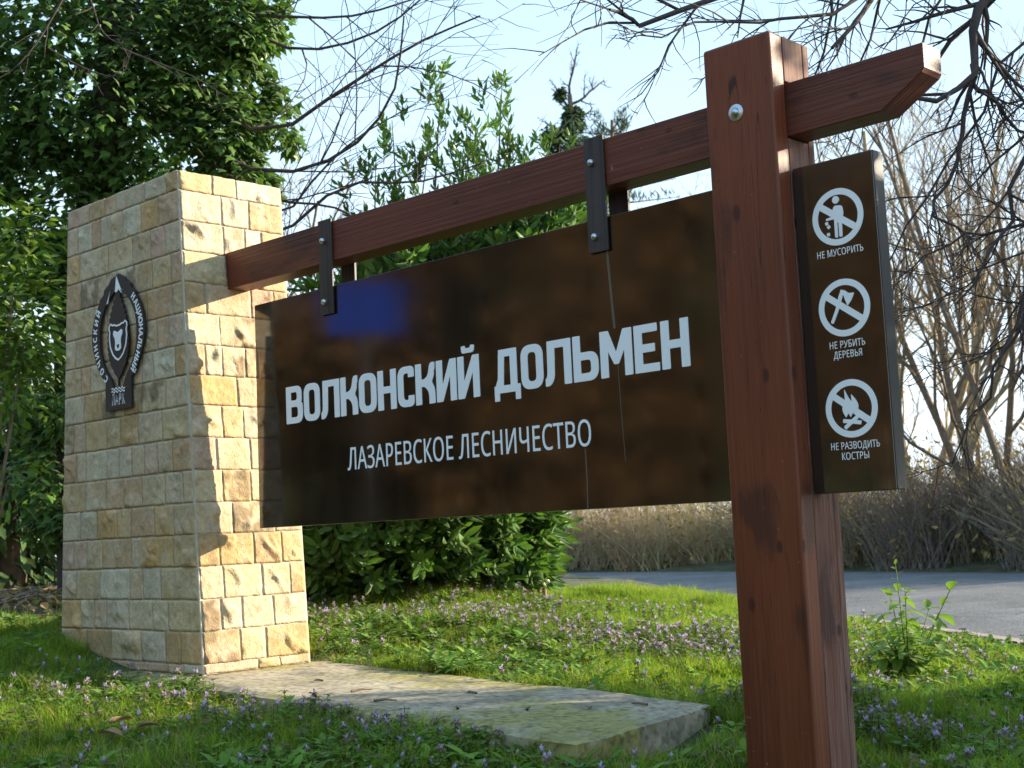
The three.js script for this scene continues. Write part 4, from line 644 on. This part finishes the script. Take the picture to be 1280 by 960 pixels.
// ------------------------------------------------------------------ grass, weeds and flowers
const onSlab = (x, z, m = 0) => x > -3.62 - m && x < 0.78 + m && z > -0.54 - m && z < 0.48 + m, inPost = (x, z) => x > 1.13 && x < 1.45 && z > -0.18 && z < 0.1;
{
  const R = rng(201);
  const clump = (n, h, spread, w) => {
    const pos = [], col = [], idx = [];
    for (let k = 0; k < n; k++) {
      const a = R() * 6.28, r0 = R() * spread, x = Math.cos(a) * r0, z = Math.sin(a) * r0, hh = h * (0.45 + 0.75 * R()), ld = R() * 6.28, ln = hh * (0.15 + 0.65 * R()), b = pos.length / 3, px = -Math.sin(ld), pz = Math.cos(ld), ww = w * (0.7 + 0.6 * R());
      for (let i = 0; i <= 3; i++) { const t = i / 3, wd = ww * (1 - t * t * 0.96) / 2, cx = x + Math.cos(ld) * ln * t * t, cz = z + Math.sin(ld) * ln * t * t, y = hh * (t - 0.18 * t * t) - 0.015; pos.push(cx - px * wd, y, cz - pz * wd, cx + px * wd, y, cz + pz * wd); }
      for (let i = 0; i < 3; i++) { const q = b + i * 2; idx.push(q, q + 1, q + 2, q + 1, q + 3, q + 2); }
    }
    const g = new THREE.BufferGeometry(); g.setAttribute('position', new THREE.Float32BufferAttribute(pos, 3)); g.setIndex(idx); g.computeVertexNormals(); return g;
  };
  const weed = (flower) => {
    const G = [], C = [], put = (g, c) => { g = g.index ? g.toNonIndexed() : g; for (const k of Object.keys(g.attributes)) if (k !== 'position' && k !== 'normal') g.deleteAttribute(k); const n = g.attributes.position.count, a = new Float32Array(n * 3); for (let i = 0; i < n; i++) a.set(c, i * 3); g.setAttribute('color', new THREE.BufferAttribute(a, 3)); G.push(g); };
    const hh = 0.1 + 0.05 * R(); put(new THREE.CylinderGeometry(0.0016, 0.002, hh, 4).translate(0, hh / 2, 0), [0.16, 0.12, 0.08]);
    for (let t = 0; t < 5; t++) for (let s = 0; s < (t > 2 ? 4 : 2); s++) { const g = leafGeo(0.024 + 0.012 * R(), 0.02 + 0.006 * R(), 0.25, 0.35, 2); g.rotateX(-0.3 + 0.5 * R()); g.rotateY(t * 1.57 + s * (t > 2 ? 1.57 : 3.14)); g.translate(0, hh * (0.25 + 0.17 * t), 0); put(g, t > 3 ? [0.17, 0.17, 0.06] : [0.15, 0.27, 0.035]); }
    if (flower) for (let s = 0; s < 8; s++) { const g = leafGeo(0.018 + 0.007 * R(), 0.0095, 0.6, -0.2, 2); g.rotateX(-0.75); g.rotateY(s * 0.8 + R()); g.translate(0, hh * (0.78 + 0.2 * R()), 0); put(g, mix3([0.38, 0.28, 0.58], [0.66, 0.57, 0.76], R())); }
    return mergeGeometries(G);
  };
  const grassM = phy({ color: lin(0.22, 0.34, 0.026), specularIntensity: 0.2, roughness: 0.95, transmission: 0.6, thickness: 0, side: THREE.DoubleSide }), weedM = phy({ vertexColors: true, specularIntensity: 0.2, roughness: 0.95, transmission: 0.45, thickness: 0, side: THREE.DoubleSide });
  const lists = [[], [], []], dead = [], W = [[], []], F = [[], []];
  const ok = (x, z, l, f) => { if (inPost(x, z) || (x > -3.5 && x < -1.95 && z > -0.42 && z < 0.3) || (onSlab(x, z, -0.07 * noise(x * 6, z * 6)) && ground(x, z) < -0.037 * Math.max(0, x + 1.98) + 0.02)) return false; return !(inPoly(l, f, ROADP) || distTo(l, f, NE) < 0.14); };
  for (let i = 0; i < 94000; i++) {
    const f = 2.6 + 12.4 * Math.pow(R(), 0.95), l = mix(-0.52 * f - 0.9, Math.min(0.52 * f + 0.9, 5), R()), [x, z] = LF(l, f); if (!ok(x, z, l, f)) continue;
    const litter = smooth(8.6, 9.4, f) * smooth(-1.6, -2.6, l) , nz = fbm(x * 1.3, z * 1.3, 2, 3), front = f < 6.2; if (R() < litter * 0.93 || (f > 12 && l < -0.8)) continue;
    if (nz < 0.36 && R() < 0.5) continue;
    const tuft = smooth(0.6, 0.8, noise(x * 3.2, z * 3.2, 40)), e = [x, ground(x, z), z, (front ? 0.78 : 0.66) * (0.25 + 1.1 * nz + 0.5 * R() + 0.6 * tuft), R() * 6.28, 0.5]; if (R() < 0.05 + 0.1 * smooth(0.55, 0.7, noise(x * 1.1, z * 1.1, 50))) dead.push(e); else lists[i % 3].push(e);
  }
  for (let i = 0; i < 34000; i++) {
    const f = 3 + 9 * R(), l = mix(-0.5 * f - 0.6, Math.min(0.5 * f + 0.6, 4.5), R()), [x, z] = LF(l, f); if (!ok(x, z, l, f)) continue; if (f > 8.8 && l < -1.8) continue;
    const n = fbm(x * 0.9 + 5, z * 0.9, 7, 3), behind = z < -0.6 && l < 1.6 ? 1 : 0, byslab = smooth(1.5, 0.5, z) * (z > 0.45 ? 1 : 0) * smooth(-2.6, -1.4, x), p = behind * smooth(0.42, 0.6, n) * 0.55 + byslab * 0.3 + 0.05 + 0.16 * smooth(0.58, 0.68, n);
    if (R() > p) continue; const k = 0.5 + 0.5 * R(), e = [x, ground(x, z), z, k, R() * 6.28, 0.5]; (R() < 0.48 ? F[i % 2] : W[i % 2]).push(e);
  }
  const t = thing('lawn_grass', 'sunlit green grass covering the ground round the slab and post', 'grass'); t.userData.kind = 'stuff';
  [clump(16, 0.1, 0.05, 0.0042), clump(18, 0.085, 0.06, 0.0048), clump(12, 0.12, 0.045, 0.004)].forEach((g, i) => standing('grass_blades', g, grassM, lists[i], t, 0.75));
  standing('dry_blades', clump(9, 0.1, 0.06, 0.004), phy({ color: lin(0.42, 0.34, 0.17), specularIntensity: 0.2, roughness: 0.95, transmission: 0.4, thickness: 0, side: THREE.DoubleSide }), dead, t, 0.4);
  const broad = []; for (let i = 0; i < 15000; i++) { const f = 3.2 + 8.6 * R(), l = mix(-0.5 * f - 0.6, Math.min(0.5 * f + 0.6, 4.5), R()), [x, z] = LF(l, f); if (!ok(x, z, l, f) || (f > 8.8 && l < -1.8)) continue; if (R() > 0.12 + smooth(0.45, 0.62, fbm(x * 1.6, z * 1.6, 33, 3))) continue; broad.push([x, ground(x, z), z, 0.6 + 0.9 * R(), R() * 6.28, 0.4]); }
  const rosG = []; for (let k = 0; k < 8; k++) { const g = leafGeo(0.045 + 0.02 * R(), 0.026, 0.25, 0.3, 3); g.rotateX(-0.25 - 0.55 * R()); g.rotateY(k * 2.4); g.translate(0, 0.012 + 0.03 * R(), 0); rosG.push(g); }
  standing('broad_leaf_weeds', mergeGeometries(rosG), phy({ color: lin(0.15, 0.28, 0.035), specularIntensity: 0.3, roughness: 0.93, transmission: 0.42, thickness: 0, side: THREE.DoubleSide }), broad, t, 0.7);
  const u = thing('dead_nettle', 'low purple flowering weeds spread through the grass beside the slab', 'wildflowers'); u.userData.kind = 'stuff';
  for (let i = 0; i < 2; i++) { standing('flowering_stems', weed(true), weedM, F[i], u, 0.4); standing('leafy_stems', weed(false), weedM, W[i], u, 0.5); }
  console.log('grass', lists.map(a => a.length), 'flowers', F.map(a => a.length), W.map(a => a.length));
  // dry leaf litter under the ivy tree
  const lit = [], litM = leafM(0.3, 0.19, 0.1, 0, 0.2); for (let i = 0; i < 3600; i++) { const f = 8.4 + 5 * R(), l = -1.7 - 4.3 * R(); if (f < 9 && R() < 0.7) continue; const [x, z] = LF(l, f); if (onSlab(x, z)) continue; lit.push([V3(x, ground(x, z) + 0.008 + 0.035 * R(), z), V3(R() - 0.5, (R() - 0.5) * 0.6, R() - 0.5), 0.7 + 0.7 * R(), (R() - 0.5) * 1.2]); }
  const lt = thing('leaf_litter', 'dry brown fallen leaves lying under the ivy covered tree', 'leaves'); lt.userData.kind = 'stuff'; scatter('dry_leaves', leafGeo(0.075, 0.045, 0.35, 0.15), litM, lit, lt, 0.7);
  const tw = new Tubes(); for (let i = 0; i < 160; i++) { const f = 9 + 3.5 * R(), [x, z] = LF(-2.2 - 2.6 * R(), f), a = R() * 6.28, L = 0.15 + 0.45 * R(), y = ground(x, z) + 0.02; tw.add([V3(x, y, z), V3(x + Math.cos(a) * L * 0.5, y + 0.05 * R(), z + Math.sin(a) * L * 0.5), V3(x + Math.cos(a + 0.3) * L, y + 0.12 * R(), z + Math.sin(a + 0.3) * L)], [0.006, 0.005, 0.002], 4); } part('dead_twigs', tw.geo(), barkGrey, lt).userData.kind = 'stuff';
  // single fallen leaves in the foreground grass
  const fl = leafGeo(0.085, 0.06, 0.5, 0.25, 5); [[130, 912, 5.9], [138, 932, 5.7], [170, 948, 5.6], [125, 955, 5.5], [20, 945, 5.8], [305, 938, 5.6], [212, 882, 6.2], [240, 886, 6.1]].forEach(([px, py, f], i) => {
    const p = pt(px, py, f), y = ground(p.x, p.z) + 0.06, m = part('x', fl, litM, scene, [p.x, y, p.z]); m.name = numbered('fallen_leaf'); m.rotation.set(0.3 * R(), R() * 6.28, 0.5 * (R() - 0.5)); m.scale.setScalar(0.8 + 0.5 * R()); tag(m, 'curled dry brown leaf lying on the grass in front of the pillar', 'leaf', 'fallen leaves on the grass'); });
  [[-0.9, 0.2], [-0.4, -0.1], [0.1, 0.1], [-0.15, 0.25], [-1.3, 0.05], [0.4, -0.3], [-0.6, 0.32], [0.25, -0.12]].forEach(([x, z]) => { const T = new Tubes(), a = R() * 6.28, L = 0.05 + 0.07 * R(), y = -0.037 * (x + 1.98) + 0.004; T.add([V3(0, 0, 0), V3(Math.cos(a) * L * 0.5, 0.004, Math.sin(a) * L * 0.5), V3(Math.cos(a + 0.2) * L, 0.001, Math.sin(a + 0.2) * L)], [0.006, 0.0055, 0.003], 5); const m = part('x', T.geo(), barkBrown, scene, [x, y, z]); m.name = numbered('bark_chip'); tag(m, 'small brown bark chip lying on the mossy concrete slab', 'bark', 'bark chips on the slab'); });
}
{ // tall leafy weed at the right
  const R = rng(301), c = pt(1135, 836, 7.4), y = ground(c.x, c.z), t = thing('tall_weed', 'bright green leafy weed standing in the grass between post and road', 'plant', [c.x, y, c.z]), lf = [leafGeo(0.13, 0.052, 0.25, 0.35), leafGeo(0.075, 0.034, 0.25, 0.3), leafGeo(0.05, 0.018, 0.2, 0.2)], m = leafM(0.2, 0.33, 0.035, 0.2, 0.55), stemM = std({ color: lin(0.13, 0.17, 0.05), roughness: 0.8 });
  for (let s = 0; s < 26; s++) {
    const T = new Tubes(), main = s === 0, h = main ? 0.66 : s < 4 ? 0.48 + 0.1 * R() : 0.16 + 0.24 * R(), a = R() * 6.28, sp = main ? 0.03 : 0.08 + 0.26 * R(), C = new THREE.CatmullRomCurve3([V3(Math.cos(a) * 0.02, -0.03, Math.sin(a) * 0.02), V3(Math.cos(a) * sp * 0.5, h * 0.5, Math.sin(a) * sp * 0.5), V3(Math.cos(a) * sp, h, Math.sin(a) * sp)]), P = C.getPoints(6); T.add(P, P.map((_, i) => 0.005 * (1 - 0.6 * i / 6)), 5); part('stem', T.geo(), stemM, t);
    const n = main ? 22 : s < 4 ? 15 : 10; for (let k = 0; k < n; k++) { const u = 0.12 + 0.88 * k / n, p = C.getPoint(u), g = part('leaf', lf[main && u > 0.8 ? 2 : R() < 0.6 ? 0 : 1], m, t, p.toArray()); g.rotation.set(-0.35 + 0.7 * R() - (u > 0.85 ? 0.6 : 0), k * 2.4 + R(), 0.3 * (R() - 0.5), 'YXZ'); g.scale.setScalar(0.7 + 0.5 * R()); }
  }
}
renderer.render(scene, camera);
